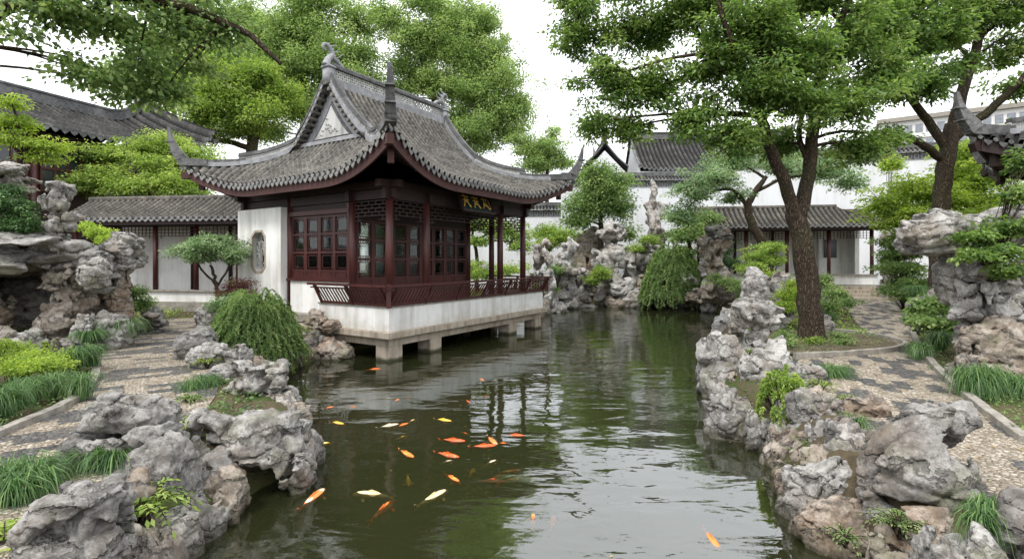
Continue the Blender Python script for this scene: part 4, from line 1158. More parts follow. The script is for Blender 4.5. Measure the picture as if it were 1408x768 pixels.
b = MB(); b.span((6.35, 1.93, 2.6), (6.95, 1.99, 3.55)); b.build('window', M['window_dark'], rc)
b = MB()
for k in range(4): b.span((5.9, -.35 - .32 * (k + 1), .45), (7.6, -.35 - .32 * k, 1.22 - .16 * k))
b.build('steps', M['stone'], rc, bevel=.012)
def garden_wall(label, p0, p1, z1, th=.4, band=True, z0=.3, cop=.55):
    o, L = local('garden_wall', label, 'wall', p0, p1)
    b = MB(); b.span((0, 0, z0), (L, th, z1)); b.build('wall_body', M['plaster_far'], o)
    zc = z1
    if band:
        b = MB(); b.span((0, .05, z1 + .002), (L, th - .05, z1 + .42)); bd = b.build('lattice_band', M['ridge_dark'], o)
        b = MB(); n = int(L / .32)
        for k in range(n):
            x = L * (k + .5) / n
            for a in range(4): t0 = a * math.pi / 2 + .78; b.bar((x + .13 * math.cos(t0), .035, z1 + .21 + .17 * math.sin(t0)), (x + .13 * math.cos(t0 + 1.57), .035, z1 + .21 + .17 * math.sin(t0 + 1.57)), .04, .03, (0, 1, 0))
        b.span((0, -.02, z1 + .40), (L, th + .02, z1 + .45)); b.span((0, -.02, z1 - .03), (L, -.001, z1 + .03))
        b.build('band_tracery', M['ridge_light'], bd); zc = z1 + .45
    h = cop
    V, F = join_np([tile_patch(0, L, .40, gable_patch(L, -.2, th / 2, zc + .03, zc + h * .6), .22, .14, .05), tile_patch(0, L, .40, gable_patch(L, th + .2, th / 2, zc + .03, zc + h * .6), .22, .14, .05)])
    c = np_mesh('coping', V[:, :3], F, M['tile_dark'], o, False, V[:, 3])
    b = MB(); b.span((0, th / 2 - .09, zc + h * .55), (L, th / 2 + .09, zc + h * .95)); b.build('coping_ridge', M['ridge_dark'], c)
    b = MB(); eave_ends(b, 0, L, gable_patch(L, -.2, th / 2, zc + .03, zc + h * .6), (0, -1, 0), .22, .05, .09); b.build('eave_tiles', M['drip'], c)
    return o
garden_wall('white garden wall seen through the pavilion columns, lower run with patterned band under its coping', (-9, 34.5), (3.4, 33.6), 5.35)
garden_wall('tall white garden wall behind the rockery with patterned band under dark coping', (3.2, 33.0), (14.2, 33.0), 7.2)
garden_wall('white garden wall above the right corridor roof, rising beyond the big tree', (14.3, 33.2), (30.0, 27.0), 8.3)
garden_wall('short white wall behind the maple at the far end of the left corridor', (-10.2, 24.5), (-6.2, 23.2), 4.5)
def hall(name, label, p0, p1, z0, eave, ridge, depth, wall, over=.8, tile='tile_dark', details=True, cat='hall', rise=.9, gover=.6):
    o, L = local(name, label, cat, p0, p1)
    rs = lambda s: rise * (np.clip(np.abs(s - L / 2) / (L / 2) - .72, 0, 1) / .28) ** 2
    pf = gable_patch(L, -over, depth / 2, eave, ridge, .3, rs); pb = gable_patch(L, depth + over, depth / 2, eave, ridge, .3, rs)
    D = depth / 2 + over
    V, F = join_np([tile_patch(-gover, L + gover, D, pf, .34, .28, .09, 6), tile_patch(-gover, L + gover, D, pb, .34, .5, .09, 6)])
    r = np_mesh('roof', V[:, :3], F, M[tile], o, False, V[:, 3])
    b = MB(); eave_ends(b, -gover, L + gover, pf, (0, -1, 0), .34, .09, .2); b.build('eave_tiles', M['ridge_dark'], r)
    ss = np.linspace(-gover, L + gover, 25); P = [Vector((s, depth / 2, ridge + float(rs(s)) - .02)) for s in ss]
    b = MB(); b.sweep(P, .3, .5); b.sweep([p + Vector((0, 0, .5)) for p in P], .42, .1); b.build('main_ridge', M['ridge_dark'], r)
    for s0, d in ((-gover, -1), (L + gover, 1)):
        b = MB(); b.tube([(s0, depth / 2, ridge + rise + .3), (s0 + d * .5, depth / 2, ridge + rise + .6), (s0 + d * .8, depth / 2, ridge + rise + 1.3)], [.18, .13, .04], 6)
        for y0 in (-over, depth + over):
            P = [Vector((s0, y0 + (depth / 2 - y0) * f, eave + rise + (ridge - eave) * (f * .7 + .3 * f * f) + .03)) for f in np.linspace(0, 1, 8)]; b.sweep(P, .28 if gover > .3 else .14, .22 if gover > .3 else .10)
        b.build('verge_ridge', M['ridge_dark'], r)
    b = MB(); b.add([(0, 0, z0), (L, 0, z0), (L, depth, z0), (0, depth, z0), (0, 0, eave - .1), (L, 0, eave - .1), (L, depth, eave - .1), (0, depth, eave - .1), (0, depth / 2, ridge - .2), (L, depth / 2, ridge - .2)],
                     [(0, 1, 5, 4), (1, 2, 6, 9, 5), (2, 3, 7, 6), (3, 0, 4, 8, 7)]); b.build('wall', M[wall], o)
    if details:
        n = max(3, int(L / 2.2))
        for i in range(n + 1):
            x = L * i / n; b = MB(); b.cyl((x, -.06, z0), (x, -.06, eave), .14, .14, 10); b.build('column', M['red_wood'], o, True)
        for i in range(n):
            x0 = L * i / n + .25; x1 = L * (i + 1) / n - .25
            b = MB(); b.span((x0, -.05, eave - 2.6), (x1, -.012, eave - .7)); w = b.build('window', M['window_dark'], o)
            b = MB()
            for k in range(5): xx = x0 + (x1 - x0) * k / 4; b.span((xx - .04, -.10, eave - 2.6), (xx + .04, -.052, eave - .7))
            for z in (eave - 2.6, eave - 1.65, eave - .7): b.span((x0 - .04, -.115, z - .05), (x1 + .04, -.055, z + .05))
            b.build('window_frame', M['red_wood'], w)
    return o
hall('timber_hall', 'tall dark timber hall with black tiled roof behind the trees above the grotto', (-21.6, 16.6), (-17.4, 28.0), .3, 8.0, 10.2, 9.0, 'dark_wood')
hall('tiled_hall', 'dark tiled hall roof rising over the white garden wall behind the big tree', (9.6, 38), (22, 37), .3, 9.2, 12.5, 9, 'plaster_far', details=False, rise=.22, gover=.1, over=.3)
hall('gabled_house', 'small white gabled house with curved dark ridge beyond the pavilion roof corner', (9.0, 40), (9.2, 46), .3, 9.4, 11.3, 3.4, 'plaster_far', details=False, rise=.35, over=.1, gover=.06)
# modern block far beyond
o, L = local('modern_building', 'pale modern block with rows of dark windows far behind the trees', 'building', (88, 122), (125, 97))
b = MB(); b.span((0, 0, 0), (L, 22, 35)); b.build('wall', M['concrete'], o)
for k in range(6):
    b = MB(); b.span((.3, -.4, 12.8 + k * 3.6), (L + .3, -.01, 13.7 + k * 3.6)); b.build('balcony', M['concrete'], o)
    for i in range(22):
        x = 1 + i * (L - 2) / 22; b = MB(); b.span((x, -.12, 14.1 + k * 3.6), (x + 1.35, -.01, 16.0 + k * 3.6)); b.build('window', M['window_grey'], o)
b = MB(); b.span((-.5, -.8, 35.005), (L + .5, 22.5, 36)); b.build('roof', M['stone_grey'], o)
# corner of a second pavilion at the right
kio = empty('corner_pavilion', (11.42, 12.5, 0), R(-45)); tag(kio, 'dark upswept eave of another pavilion half hidden by shrubs at the garden edge', 'pavilion')
hipgable_roof(kio, (2.55, 2.3), 2.3, 1.3, 5.0, .45, lambda d: .45 * d + .07 * d ** 3, 1.45, 1.05, 'tile_dark', .2, 'ridge_dark', ('F', 'L', 'B', 'R'), False, .32, 1.7, 'dark_wood')
for (x, y) in ((.95, .7), (4.1, .7), (.95, 3.9), (4.1, 3.9)):
    b = MB(); b.cyl((x, y, .6), (x, y, 4.9), .11, .10, 12); b.build('column', M['red_wood'], kio, True)
b = MB(); b.span((.8, .62, 4.5), (4.3, .78, 4.85)); b.span((.87, .7, 4.48), (1.03, 4.0, 4.83)); b.build('lintel', M['dark_wood'], kio)
b = MB(); b.span((.7, .4, .5), (4.4, 4.2, .8)); b.build('plinth', M['stone'], kio)
# ---------------------------------------------------------------- rockwork (pixel outline -> real size at its distance)
WB = -.45     # base for rocks standing in the water
GB = .45      # base for rocks standing on the ground
gw = dict(mat='rock_white'); gg = dict(mat='rock_grey'); gm = dict(mat='rock_warm')
# left foreground shore
rock(28, 664, 172, 800, 3.25, 'crag', 'rock_grey', 'angular pale boulder in the bottom left corner below the grass', base=GB, dy=.8)
rock(90, 542, 262, 690, 4.75, 'crag', 'rock_grey', 'big dark grey craggy boulder between the left path and the pond', base=.2, dy=.75)
rock(180, 595, 268, 706, 4.55, 'boulder', 'rock_grey', 'rubbly grey rock at the pond side of the big craggy boulder', base=-.2)
rock(150, 706, 248, 800, 3.75, 'slab', 'rock_grey', 'low flat rock at the water below the leafy fern', base=WB, dy=.9)
rock(252, 552, 436, 690, 5.55, 'arch', 'rock_white', 'arched rock with a dark cave opening over the water', base=WB, dy=.62, seed=905, res=72)
rock(258, 632, 345, 705, 4.95, 'slab', 'rock_warm', 'wet brownish rock at the foot of the arched rock', base=WB, dy=.9)
rock(376, 588, 434, 645, 5.9, 'boulder', 'rock_white', 'rounded pale rock end of the arch dipping into the pond', base=WB, dy=1.1)
rock(302, 498, 404, 582, 7.0, 'taihu', 'rock_white', 'pitted pale scholar rock overhanging the left shore', base=.0, dy=.8, seed=31)
rock(350, 545, 406, 600, 6.9, 'stack', 'rock_white', 'small stacked rock under the pitted overhang', base=WB)
rock(243, 448, 300, 500, 9.6, 'boulder', 'rock_grey', 'rounded grey boulder beside the path behind the weeping shrub', base=GB)
rock(262, 470, 318, 512, 8.9, 'slab', 'rock_white', 'low pale slab edging the left path before the weeping shrub', base=GB)
rock(308, 470, 348, 512, 8.8, 'boulder', 'rock_grey', 'upright grey stone against the weeping shrub', base=GB)
rock(276, 496, 330, 540, 7.9, 'crag', 'rock_white', 'pale broken rock above the grass tuft on the left shore', base=.3)
rock(236, 600, 290, 690, 5.1, 'boulder', 'rock_grey', 'mossy grey rock squeezed between the craggy boulder and the arch', base=.0)
# under the pavilion's left corner
rock(418, 424, 470, 478, 13.1, 'taihu', 'rock_warm', 'warm brown pitted rock against the white pavilion base', base=.2, seed=77)
rock(404, 452, 450, 500, 12.8, 'boulder', 'rock_grey', 'grey rock in front of the pitted brown rock', base=WB)
rock(434, 462, 488, 502, 12.9, 'slab', 'rock_warm', 'flat brown rock at the water under the platform edge', base=WB)
rock(376, 470, 420, 510, 12.0, 'boulder', 'rock_grey', 'dark rock at the water below the weeping shrub', base=WB)
rock(266, 414, 304, 444, 14.4, 'boulder', 'rock_white', 'pale rock between the corridor and the weeping shrub', base=GB)
# the grotto on the left
rock(58, 248, 110, 350, 10.7, 'taihu', 'rock_white', 'white perforated rock peak standing on top of the grotto', seed=12, dy=.7, rz=1.2)
rock(-30, 216, 46, 268, 11.0, 'taihu', 'rock_white', 'grey pitted rock at the frame edge above the grotto', dy=.8)
rock(-90, 322, 122, 382, 11.0, 'slab', 'rock_white', 'wide roof slab over the dark grotto opening', dy=.8, seed=42)
rock(70, 335, 146, 398, 11.3, 'stack', 'rock_grey', 'stacked lintel rock right of the grotto opening', dy=.9)
rock(58, 362, 128, 474, 10.9, 'stack', 'rock_warm', 'thick warm grey pillar of stacked rocks beside the grotto opening', base=GB, dy=.95, seed=9)
rock(92, 340, 160, 405, 11.2, 'boulder', 'rock_grey', 'bulging rock above the small fern on the grotto')
rock(112, 352, 152, 400, 10.6, 'slab', 'rock_white', 'jutting pale rock shelf on the grotto face')
rock(142, 318, 197, 372, 11.6, 'crag', 'rock_white', 'hooked pale rock tip at the grotto end', dy=.8, seed=303)
rock(138, 352, 184, 450, 11.7, 'stack', 'rock_warm', 'slender stacked column under the hooked rock tip', base=GB)
rock(112, 385, 150, 462, 11.8, 'boulder', 'rock_warm', 'brown rock wall between the two grotto columns', base=GB, dy=1.4)
rock(128, 424, 184, 466, 10.7, 'boulder', 'rock_grey', 'rounded grey rock at the foot of the slender column', base=GB)
rock(-80, 372, 4, 480, 10.8, 'stack', 'rock_warm', 'left pillar of the grotto cut by the frame edge', base=GB)
rock(-80, 345, 140, 470, 14.4, 'boulder', 'rock_grey', 'shadowed back wall inside the grotto', base=GB, dy=.5, res=40)
rock(-90, 326, 130, 384, 13.0, 'slab', 'rock_grey', 'added rock roof that darkens the depth of the grotto', dy=.8)  # added to close the roof and keep light out of the cave
rock(18, 450, 64, 484, 9.6, 'boulder', 'rock_white', 'pale rock before the grotto opening', base=GB)
rock(72, 462, 108, 488, 9.9, 'boulder', 'rock_grey', 'small rock at the pillar foot beside the lily grass', base=GB)
rock(100, 430, 128, 470, 10.3, 'crag', 'rock_white', 'small tilted white rock beside the grotto pillar', base=GB)
rock(182, 428, 230, 458, 13.0, 'taihu', 'rock_grey', 'grey pitted rock by the path before the corridor', base=GB)
rock(196, 420, 224, 446, 13.8, 'boulder', 'rock_white', 'small pale rock close to the corridor wall', base=GB)
# right shore
rock(1003, 408, 1078, 505, 9.9, 'mushroom', 'rock_white', 'white overhanging mushroom rock on the right shore', base=.3, dy=.8, seed=61)
rock(1000, 430, 1034, 490, 11.0, 'taihu', 'rock_white', 'small pitted rock behind the white mushroom rock', base=.0)
rock(957, 455, 1030, 545, 9.3, 'boulder', 'rock_white', 'pale lumpy rock standing out into the pond on the right shore', base=WB, seed=64)
rock(1010, 462, 1092, 560, 8.5, 'crag', 'rock_white', 'sloping pale rock below the mushroom rock', base=.0, seed=63)
rock(970, 535, 1046, 603, 7.2, 'boulder', 'rock_grey', 'rounded grey rock at the waterline of the right shore', base=WB)
rock(1020, 560, 1064, 625, 6.7, 'slab', 'rock_grey', 'small dark rock at the waterline under the fern', base=WB)
rock(1052, 585, 1105, 650, 6.1, 'boulder', 'rock_warm', 'brownish waterline rock below the trailing fern', base=WB)
rock(1080, 532, 1160, 618, 6.35, 'boulder', 'rock_grey', 'smooth grey boulder behind the trailing fern', base=.2)
rock(1142, 540, 1214, 610, 6.15, 'boulder', 'rock_warm', 'tan weathered boulder beside the right path', base=.3)
rock(1086, 590, 1150, 660, 5.8, 'crag', 'rock_warm', 'brown broken rock under the smooth grey boulder', base=WB)
rock(1140, 580, 1190, 650, 5.5, 'boulder', 'rock_white', 'small pale rock beside the grass in the rock gap', base=.2)
rock(1078, 622, 1210, 740, 4.85, 'boulder', 'rock_white', 'large pale rock jutting over the water at the right front', base=WB, dy=.8, seed=71)
rock(1090, 680, 1236, 790, 4.45, 'slab', 'rock_warm', 'brown undercut ledge at the water below the jutting rock', base=WB, dy=.75)
rock(1188, 552, 1350, 760, 4.3, 'crag', 'rock_grey', 'tallest grey leaning boulder between the pond and the right path', base=.1, dy=.85, seed=84, rz=.5)
rock(1262, 724, 1382, 830, 3.05, 'slab', 'rock_white', 'flat pale rock at the bottom edge right of the ferns', base=.2)
rock(1358, 672, 1460, 800, 3.2, 'boulder', 'rock_grey', 'grey rock in the bottom right corner by the path', base=.3)
rock(1186, 738, 1266, 820, 3.5, 'boulder', 'rock_warm', 'small brown rocks at the bottom edge by the water', base=-.3)
rock(1062, 640, 1100, 700, 5.3, 'slab', 'rock_warm', 'submerged yellowish rock beside the jutting rock', base=WB)
rock(1085, 498, 1132, 530, 8.0, 'slab', 'rock_white', 'flat pale rock behind the lily grass on the right shore', base=.4)
# right grotto rocks
rock(1236, 288, 1342, 352, 9.0, 'crag', 'rock_white', 'big pale cap rock jutting out before the second tree trunk', seed=90, dy=.7)
rock(1290, 335, 1345, 420, 9.1, 'boulder', 'rock_white', 'upright pale rock carrying the jutting cap', dy=1.0)
rock(1325, 282, 1470, 345, 9.6, 'boulder', 'rock_white', 'grey rock cluster at the frame edge beside the cap rock', dy=.8)
rock(1308, 352, 1405, 470, 8.7, 'stack', 'rock_white', 'massive stacked rock wall under the leafy shrub', base=.4, dy=.8, seed=95)
rock(1370, 330, 1500, 480, 9.0, 'boulder', 'rock_grey', 'shaded rock face at the right frame edge', base=.4, dy=.7)
rock(1318, 430, 1420, 512, 8.3, 'boulder', 'rock_warm', 'tan pitted rock above the lily grass on the right', base=.4, dy=.8)
rock(1302, 484, 1348, 550, 7.8, 'boulder', 'rock_grey', 'smooth grey foot rock left of the lily grass', base=.4)
rock(1255, 395, 1310, 440, 12.6, 'boulder', 'rock_grey', 'grey rock at the foot of the second tree', base=.4)
# far bank: named ones
rock(877, 246, 920, 352, 28.5, 'taihu', 'rock_far', 'tallest white pitted scholar rock rising before the garden wall', dy=.9, base=1.0, seed=200, res=52)
rock(862, 330, 930, 400, 28.0, 'taihu', 'rock_far', 'wide pitted base under the tallest scholar rock', base=.3, seed=201, res=44)
rock(818, 303, 862, 352, 27.5, 'mushroom', 'rock_far', 'mushroom shaped pale rock left of the tallest scholar rock', base=2.0)
rock(812, 335, 880, 412, 27.4, 'arch', 'rock_far', 'rocks framing a dark cleft in the far rockery', base=.2, dy=.6)
rock(836, 385, 868, 400, 26.8, 'slab', 'rock_far', 'flat stone bridging the dark hollow at the far waterline', base=.55)
rock(732, 328, 764, 384, 23.8, 'taihu', 'rock_far', 'white pitted rock beside the last pavilion column', base=.4, seed=210)
rock(760, 326, 806, 386, 25.5, 'taihu', 'rock_far', 'grey pitted rock behind the round pavilion side bushes', base=.4)
rock(772, 310, 830, 360, 29.5, 'boulder', 'rock_warm', 'brown rock wall under the round green tree', base=.4)
rock(738, 386, 768, 428, 24.0, 'boulder', 'rock_far', 'pale rock at the water right of the pavilion platform', base=WB)
rock(766, 380, 800, 422, 26.0, 'boulder', 'rock_far', 'lumpy white rock on the far waterline', base=WB)
rock(792, 370, 822, 414, 27.0, 'taihu', 'rock_grey', 'dark grey rock left of the dark hollow', base=WB)
rock(846, 390, 890, 424, 27.0, 'boulder', 'rock_far', 'low pale rocks at the water below the cleft', base=WB)
rock(958, 314, 1004, 382, 23.5, 'mushroom', 'rock_warm', 'brown columned rock with a knobbly grey top', base=.4, seed=220, res=44)
rock(962, 310, 1006, 346, 23.3, 'taihu', 'rock_grey', 'knobbly grey rock crown right of the weeping far bush')
rock(964, 376, 996, 430, 24.0, 'boulder', 'rock_far', 'pale rounded rock at the water right of the weeping far bush', base=WB)
rock(986, 366, 1012, 384, 23.0, 'boulder', 'rock_grey', 'smooth grey stone on the moss by the brown columned rock', base=.6)
rock(1018, 366, 1060, 420, 18.5, 'crag', 'rock_far', 'sharp white rock in front of the small clipped shrub', base=.4)
rock(1060, 372, 1088, 400, 18.0, 'boulder', 'rock_white', 'bright squarish rock left of the big tree trunk', base=.5)
rnd = random.Random(77)
# smaller stones of the far bank and of the slope behind the big tree
for i in range(34):
    f = i / 33; px = 744 + f * 258 + rnd.uniform(-8, 8); Y = np.interp(px, [744, 800, 900, 960, 1004], [22.5, 26.6, 27.2, 25.6, 23.5]) + rnd.uniform(-.2, 1.6)
    w = rnd.uniform(14, 34); zt = rnd.uniform(.15, .85); py = HY + (EYE - zt) * FPX / Y
    rock(px - w / 2, py, px + w / 2, py + 10, Y, rnd.choice(['boulder', 'taihu', 'boulder', 'slab']), rnd.choice(['rock_far', 'rock_far', 'rock_grey', 'rock_warm']), 'small pale shore stone in the row along the far waterline', 'stones along the far waterline', base=WB, rz=rnd.uniform(0, 6), res=22)
for i in range(46):
    px = rnd.uniform(735, 1000); Y = rnd.uniform(27, 31) if px < 940 else rnd.uniform(24, 27); w = rnd.uniform(18, 42); zt = rnd.uniform(.9, 2.6); py = HY + (EYE - zt) * FPX / Y
    rock(px - w / 2, py, px + w / 2, py + 12, Y, rnd.choice(['taihu', 'boulder', 'taihu']), rnd.choice(['rock_far', 'rock_far', 'rock_warm']), 'pale rugged stone of the far rockery before the garden wall', 'stones of the far rockery', base=.4, rz=rnd.uniform(0, 6), res=24)
for i in range(34):
    Y = rnd.uniform(11.5, 22); xw = np.interp(Y, [11.5, 13, 15.4, 18.2, 22], [4.9, 5.2, 6.4, 7.9, 9.7]); wide = np.interp(Y, [11, 22], [2.6, 4.2])
    x = xw + (rnd.random() ** 1.4) * wide; w = rnd.uniform(.35, 1.05); zt = rnd.uniform(.75, 1.35)
    if abs(x - 6.95) < .9 and abs(Y - 11.8) < 1.0: continue
    px = HX + x / Y * FPX; pw = w / Y * FPX; py = HY + (EYE - zt) * FPX / Y
    rock(px - pw / 2, py, px + pw / 2, py + 12, Y, rnd.choice(['boulder', 'crag', 'taihu', 'boulder']), rnd.choice(['rock_far', 'rock_white', 'rock_grey']), 'pale rock on the planted slope behind the big tree trunk', 'rocks on the slope behind the big tree', base=WB if x - xw < .6 else .4, rz=rnd.uniform(0, 6), res=28)
for i in range(15):
    Y = rnd.uniform(17.5, 22.5); f = (Y - 17.5) / 5; x = 13.9 + f * 3.3 + rnd.uniform(.2, 1.3); w = rnd.uniform(.4, .9); px = HX + x / Y * FPX; pw = w / Y * FPX; py = HY + (EYE - rnd.uniform(.8, 1.3)) * FPX / Y
    rock(px - pw / 2, py, px + pw / 2, py + 12, Y, rnd.choice(['boulder', 'crag']), 'rock_far', 'pale rock along the outer edge of the right path near the steps', 'rocks by the steps', base=.4, rz=rnd.uniform(0, 6), res=24)
rock(1206, 302, 1232, 400, 23.5, 'taihu', 'rock_far', 'tall white pitted rock standing against the corridor end wall', base=.4, seed=260, res=40)
# unbroken shore edging where the larger rocks leave gaps
for i in range(30):
    k = rnd.random(); side = i % 2
    if side: Y = 4.0 + 7.2 * (i / 30); x = np.interp(Y, [4, 5, 6.2, 7.2, 8.9, 10.8, 12], [2.95, 2.8, 3.25, 3.2, 3.55, 4.1, 4.6]) + rnd.uniform(-.1, .25)
    else: Y = 3.6 + 9.5 * (i / 30); x = np.interp(Y, [3.6, 4.2, 5.1, 6.4, 8, 9.6, 11.3, 13], [-2.75, -2.75, -2.85, -2.6, -3.5, -4.6, -5.0, -4.9]) - rnd.uniform(-.1, .25)
    w = rnd.uniform(.3, .6); px = HX + x / Y * FPX; pw = w / Y * FPX; py = HY + (EYE - rnd.uniform(.18, .5)) * FPX / Y
    rock(px - pw / 2, py, px + pw / 2, py + 10, Y, rnd.choice(['boulder', 'slab']), rnd.choice(['rock_grey', 'rock_warm']), 'small wet rock at the waterline of the %s shore' % ('right' if side else 'left'), 'small rocks at the %s waterline' % ('right' if side else 'left'), base=WB, rz=rnd.uniform(0, 6), res=30)
rock(196, 690, 262, 770, 4.3, 'boulder', 'rock_warm', 'brown wet rock between the flat rock and the arch', base=WB, dy=1.1)
rock(-14, 440, 22, 492, 9.4, 'boulder', 'rock_grey', 'grey rock at the left frame edge before the grotto', base=GB)
nb = 0
while nb < 64:                                                      # smaller stones packed on the banks between the large ones
    side = nb % 2; Y = rnd.uniform(3.5, 11.5); off_ = rnd.uniform(.05, .95)
    x = np.interp(Y, [2.5, 4.1, 4.9, 6.2, 7.2, 8.9, 10.8, 12.8], [2.9, 2.85, 2.7, 3.2, 3.15, 3.5, 4.0, 4.9]) + off_ * np.interp(Y, [3.5, 5, 8, 12], [.65, .85, 1.2, 1.0]) if side else np.interp(Y, [2.5, 4.2, 5.1, 6.4, 8, 9.6, 11.3], [-2.75, -2.6, -2.75, -2.35, -3.35, -4.5, -4.9]) - off_ * np.interp(Y, [3.5, 5, 8, 12], [.5, .8, 1.0, 1.2])
    nb += 1; w = rnd.uniform(.26, .62); px = HX + x / Y * FPX; pw = w / Y * FPX; py = HY + (EYE - (.22 + .5 * min(1, off_ * 1.6) + rnd.uniform(.0, .12))) * FPX / Y
    rock(px - pw / 2, py, px + pw / 2, py + 10, Y, rnd.choice(['boulder', 'crag', 'slab']), rnd.choice(['rock_grey', 'rock_warm', 'rock_white', 'rock_grey']), 'small rough stone wedged among the larger rocks of the %s bank' % ('right' if side else 'left'), 'small stones on the %s bank' % ('right' if side else 'left'), base=WB if off_ < .25 else .1, rz=rnd.uniform(0, 6), res=36)
rock(-230, 318, -70, 480, 11.4, 'boulder', 'rock_grey', 'added unseen rock beyond the left frame edge that shades the grotto', base=GB, dy=1.6, res=40)  # out of view, added to block sky light from the left
rock(-110, 330, 80, 372, 11.6, 'slab', 'rock_grey', 'added inner roof rock that darkens the grotto opening', dy=1.1, res=40)  # added overhead to cut the light reaching the cave's back wall
# ---------------------------------------------------------------- trees
def bl(px, py, Y, rx, ry=None, rd=None, w=1.0):
    x, y, z = at(px, py, Y); k = Y / FPX; ry = ry or rx * .75
    return (x, y, z, rx * k, (rd or rx) * k, ry * k, w)
def pth(pts, Y):
    return [at(p[0], p[1], p[2] if len(p) > 2 else Y) for p in pts]
gz = lambda px, Y, z=.55: ((px - HX) / FPX * Y, Y, z)
T1 = 11.8
tree('camphor_tree', 'large leaning camphor tree with forked trunk in the kerbed bed beside the right path',
     [([gz(1117, T1, .5)] + pth([(1112, 400), (1104, 335), (1092, 290)], T1), [0.281, 0.242, 0.222, 0.203]),
      (pth([(1094, 300), (1074, 240, 11.7), (1052, 185, 11.6), (1042, 140, 11.4), (1020, 95, 11.0), (1000, 50, 10.6), (985, -20, 10.4)], T1), [0.156, 0.133, 0.117, 0.101, 0.078, 0.062, 0.039]),
      (pth([(1098, 300), (1112, 240, 11.9), (1118, 180, 12), (1126, 120, 12), (1148, 55, 12.2), (1170, -10, 12.4), (1180, -80, 12.4)], T1), [0.172, 0.148, 0.133, 0.117, 0.094, 0.070, 0.039]),
      (pth([(1114, 225), (1098, 190, 12.2), (1104, 150, 12.4), (1108, 90, 12.6)], 11.9), [0.070, 0.066, 0.055, 0.039]),
      (pth([(1046, 160), (1012, 100, 12.2), (992, 76, 12.4), (968, 60, 12.6), (945, 15, 12.8), (922, -40, 13)], 11.5), [0.078, 0.066, 0.062, 0.058, 0.047, 0.031]),
      (pth([(998, 80), (984, 35, 12.4), (976, -30, 12.4)], 12.4), [0.055, 0.047, 0.031]),
      (pth([(1120, 165), (1160, 140, 12.2), (1200, 115, 12)], 12), [0.062, 0.047, 0.031])],
     [bl(800, 48, 12.6, 46, 44), bl(836, 110, 12.3, 48, 42), bl(818, 168, 12.2, 30, 26), bl(890, 40, 12.8, 62, 48), bl(900, 120, 12.2, 46, 40), bl(868, 176, 12.6, 34, 24), bl(950, 160, 11.6, 50, 32),
      bl(985, 80, 11.2, 62, 50), bl(960, 5, 12, 60, 40), bl(1040, 40, 11, 62, 48, None, 1.3), bl(1050, 120, 11, 60, 38, None, 1.2), bl(1010, 185, 11.2, 56, 26), bl(1090, 80, 11.4, 60, 50, None, 1.2), bl(1110, 140, 11.2, 50, 28, None, 1.1),
      bl(1150, 60, 12, 60, 50), bl(1165, 140, 11.8, 52, 36, None, 1.1), bl(1205, 100, 12.2, 46, 46), bl(1180, 205, 12.2, 44, 26), bl(1210, 190, 12.4, 30, 26), bl(1120, -10, 12, 90, 40), bl(1000, -40, 12, 90, 40), bl(870, -40, 12.6, 70, 36), bl(1215, 20, 12.4, 50, 40), bl(1070, 200, 12.6, 36, 18), bl(786, 0, 12.6, 34, 30)],
     'deep', 1100, 80, .12, 11, rs=.35, flat=.5, droop=.3, asp=.46, limb_r=.05)
T2 = 16
tree('camphor_tree', 'tall straight camphor tree with spreading boughs behind the jutting cap rock',
     [([gz(1290, T2, .5)] + pth([(1291, 340), (1296, 260), (1304, 200), (1310, 172)], T2), [0.274, 0.252, 0.237, 0.229, 0.200]),
      (pth([(1302, 205), (1276, 166), (1240, 122, 15.6), (1204, 84, 15.2), (1180, 40, 15)], T2), [0.148, 0.126, 0.104, 0.074, 0.044]),
      (pth([(1297, 220), (1264, 196, 15.8), (1236, 184, 15.5), (1215, 178, 15.2)], T2), [0.126, 0.111, 0.081, 0.037]),
      (pth([(1308, 192), (1346, 164, 15.8), (1384, 130, 15.4), (1425, 88, 15)], T2), [0.148, 0.133, 0.111, 0.074]),
      (pth([(1309, 182), (1325, 120), (1344, 60, 16), (1354, 0, 16), (1362, -70, 16)], T2), [0.185, 0.155, 0.126, 0.096, 0.059]),
      (pth([(1346, 55), (1380, 25, 16), (1420, 5, 15.6)], T2), [0.074, 0.059, 0.037]), (pth([(1352, 70), (1380, 52, 16.4), (1415, 40, 16.4)], 16), [0.037, 0.033, 0.022])],
     [bl(1245, 55, 15.4, 48, 40), bl(1290, 40, 15.4, 46, 44), bl(1270, 110, 15.2, 40, 32), bl(1230, 120, 15.2, 40, 26), bl(1330, 20, 16, 44, 36), bl(1316, 90, 16.4, 30, 22, None, .5), bl(1390, 70, 16.4, 34, 36, None, .7), bl(1392, 120, 15.6, 26, 24, None, .7), bl(1400, 15, 15.6, 36, 30, None, .8), bl(1250, -10, 15.6, 60, 36), bl(1350, -40, 16, 70, 36)],
     'deep', 520, 66, .145, 12, rs=.38, flat=.5, limb_r=.06)
tree('maple_tree', 'lime green maple spreading behind the second trunk at the right',
     [([gz(1335, 19.5)] + pth([(1336, 330), (1332, 290), (1338, 260)], 19.5), [.14, .11, .09, .06])],
     [bl(1335, 245, 19.5, 52, 30), bl(1385, 225, 19.5, 40, 30), bl(1300, 275, 19.0, 40, 24), bl(1375, 280, 18.6, 44, 22), bl(1330, 215, 20, 36, 22), bl(1255, 262, 19.0, 40, 22), bl(1245, 300, 18.6, 42, 22), bl(1215, 285, 19, 26, 20), bl(1395, 190, 19, 26, 22), bl(1262, 330, 18.6, 34, 18), bl(1335, 300, 18.2, 50, 18)],
     'lime', 640, 70, .14, 13, rs=.55, flat=.25, droop=.25, asp=.4)
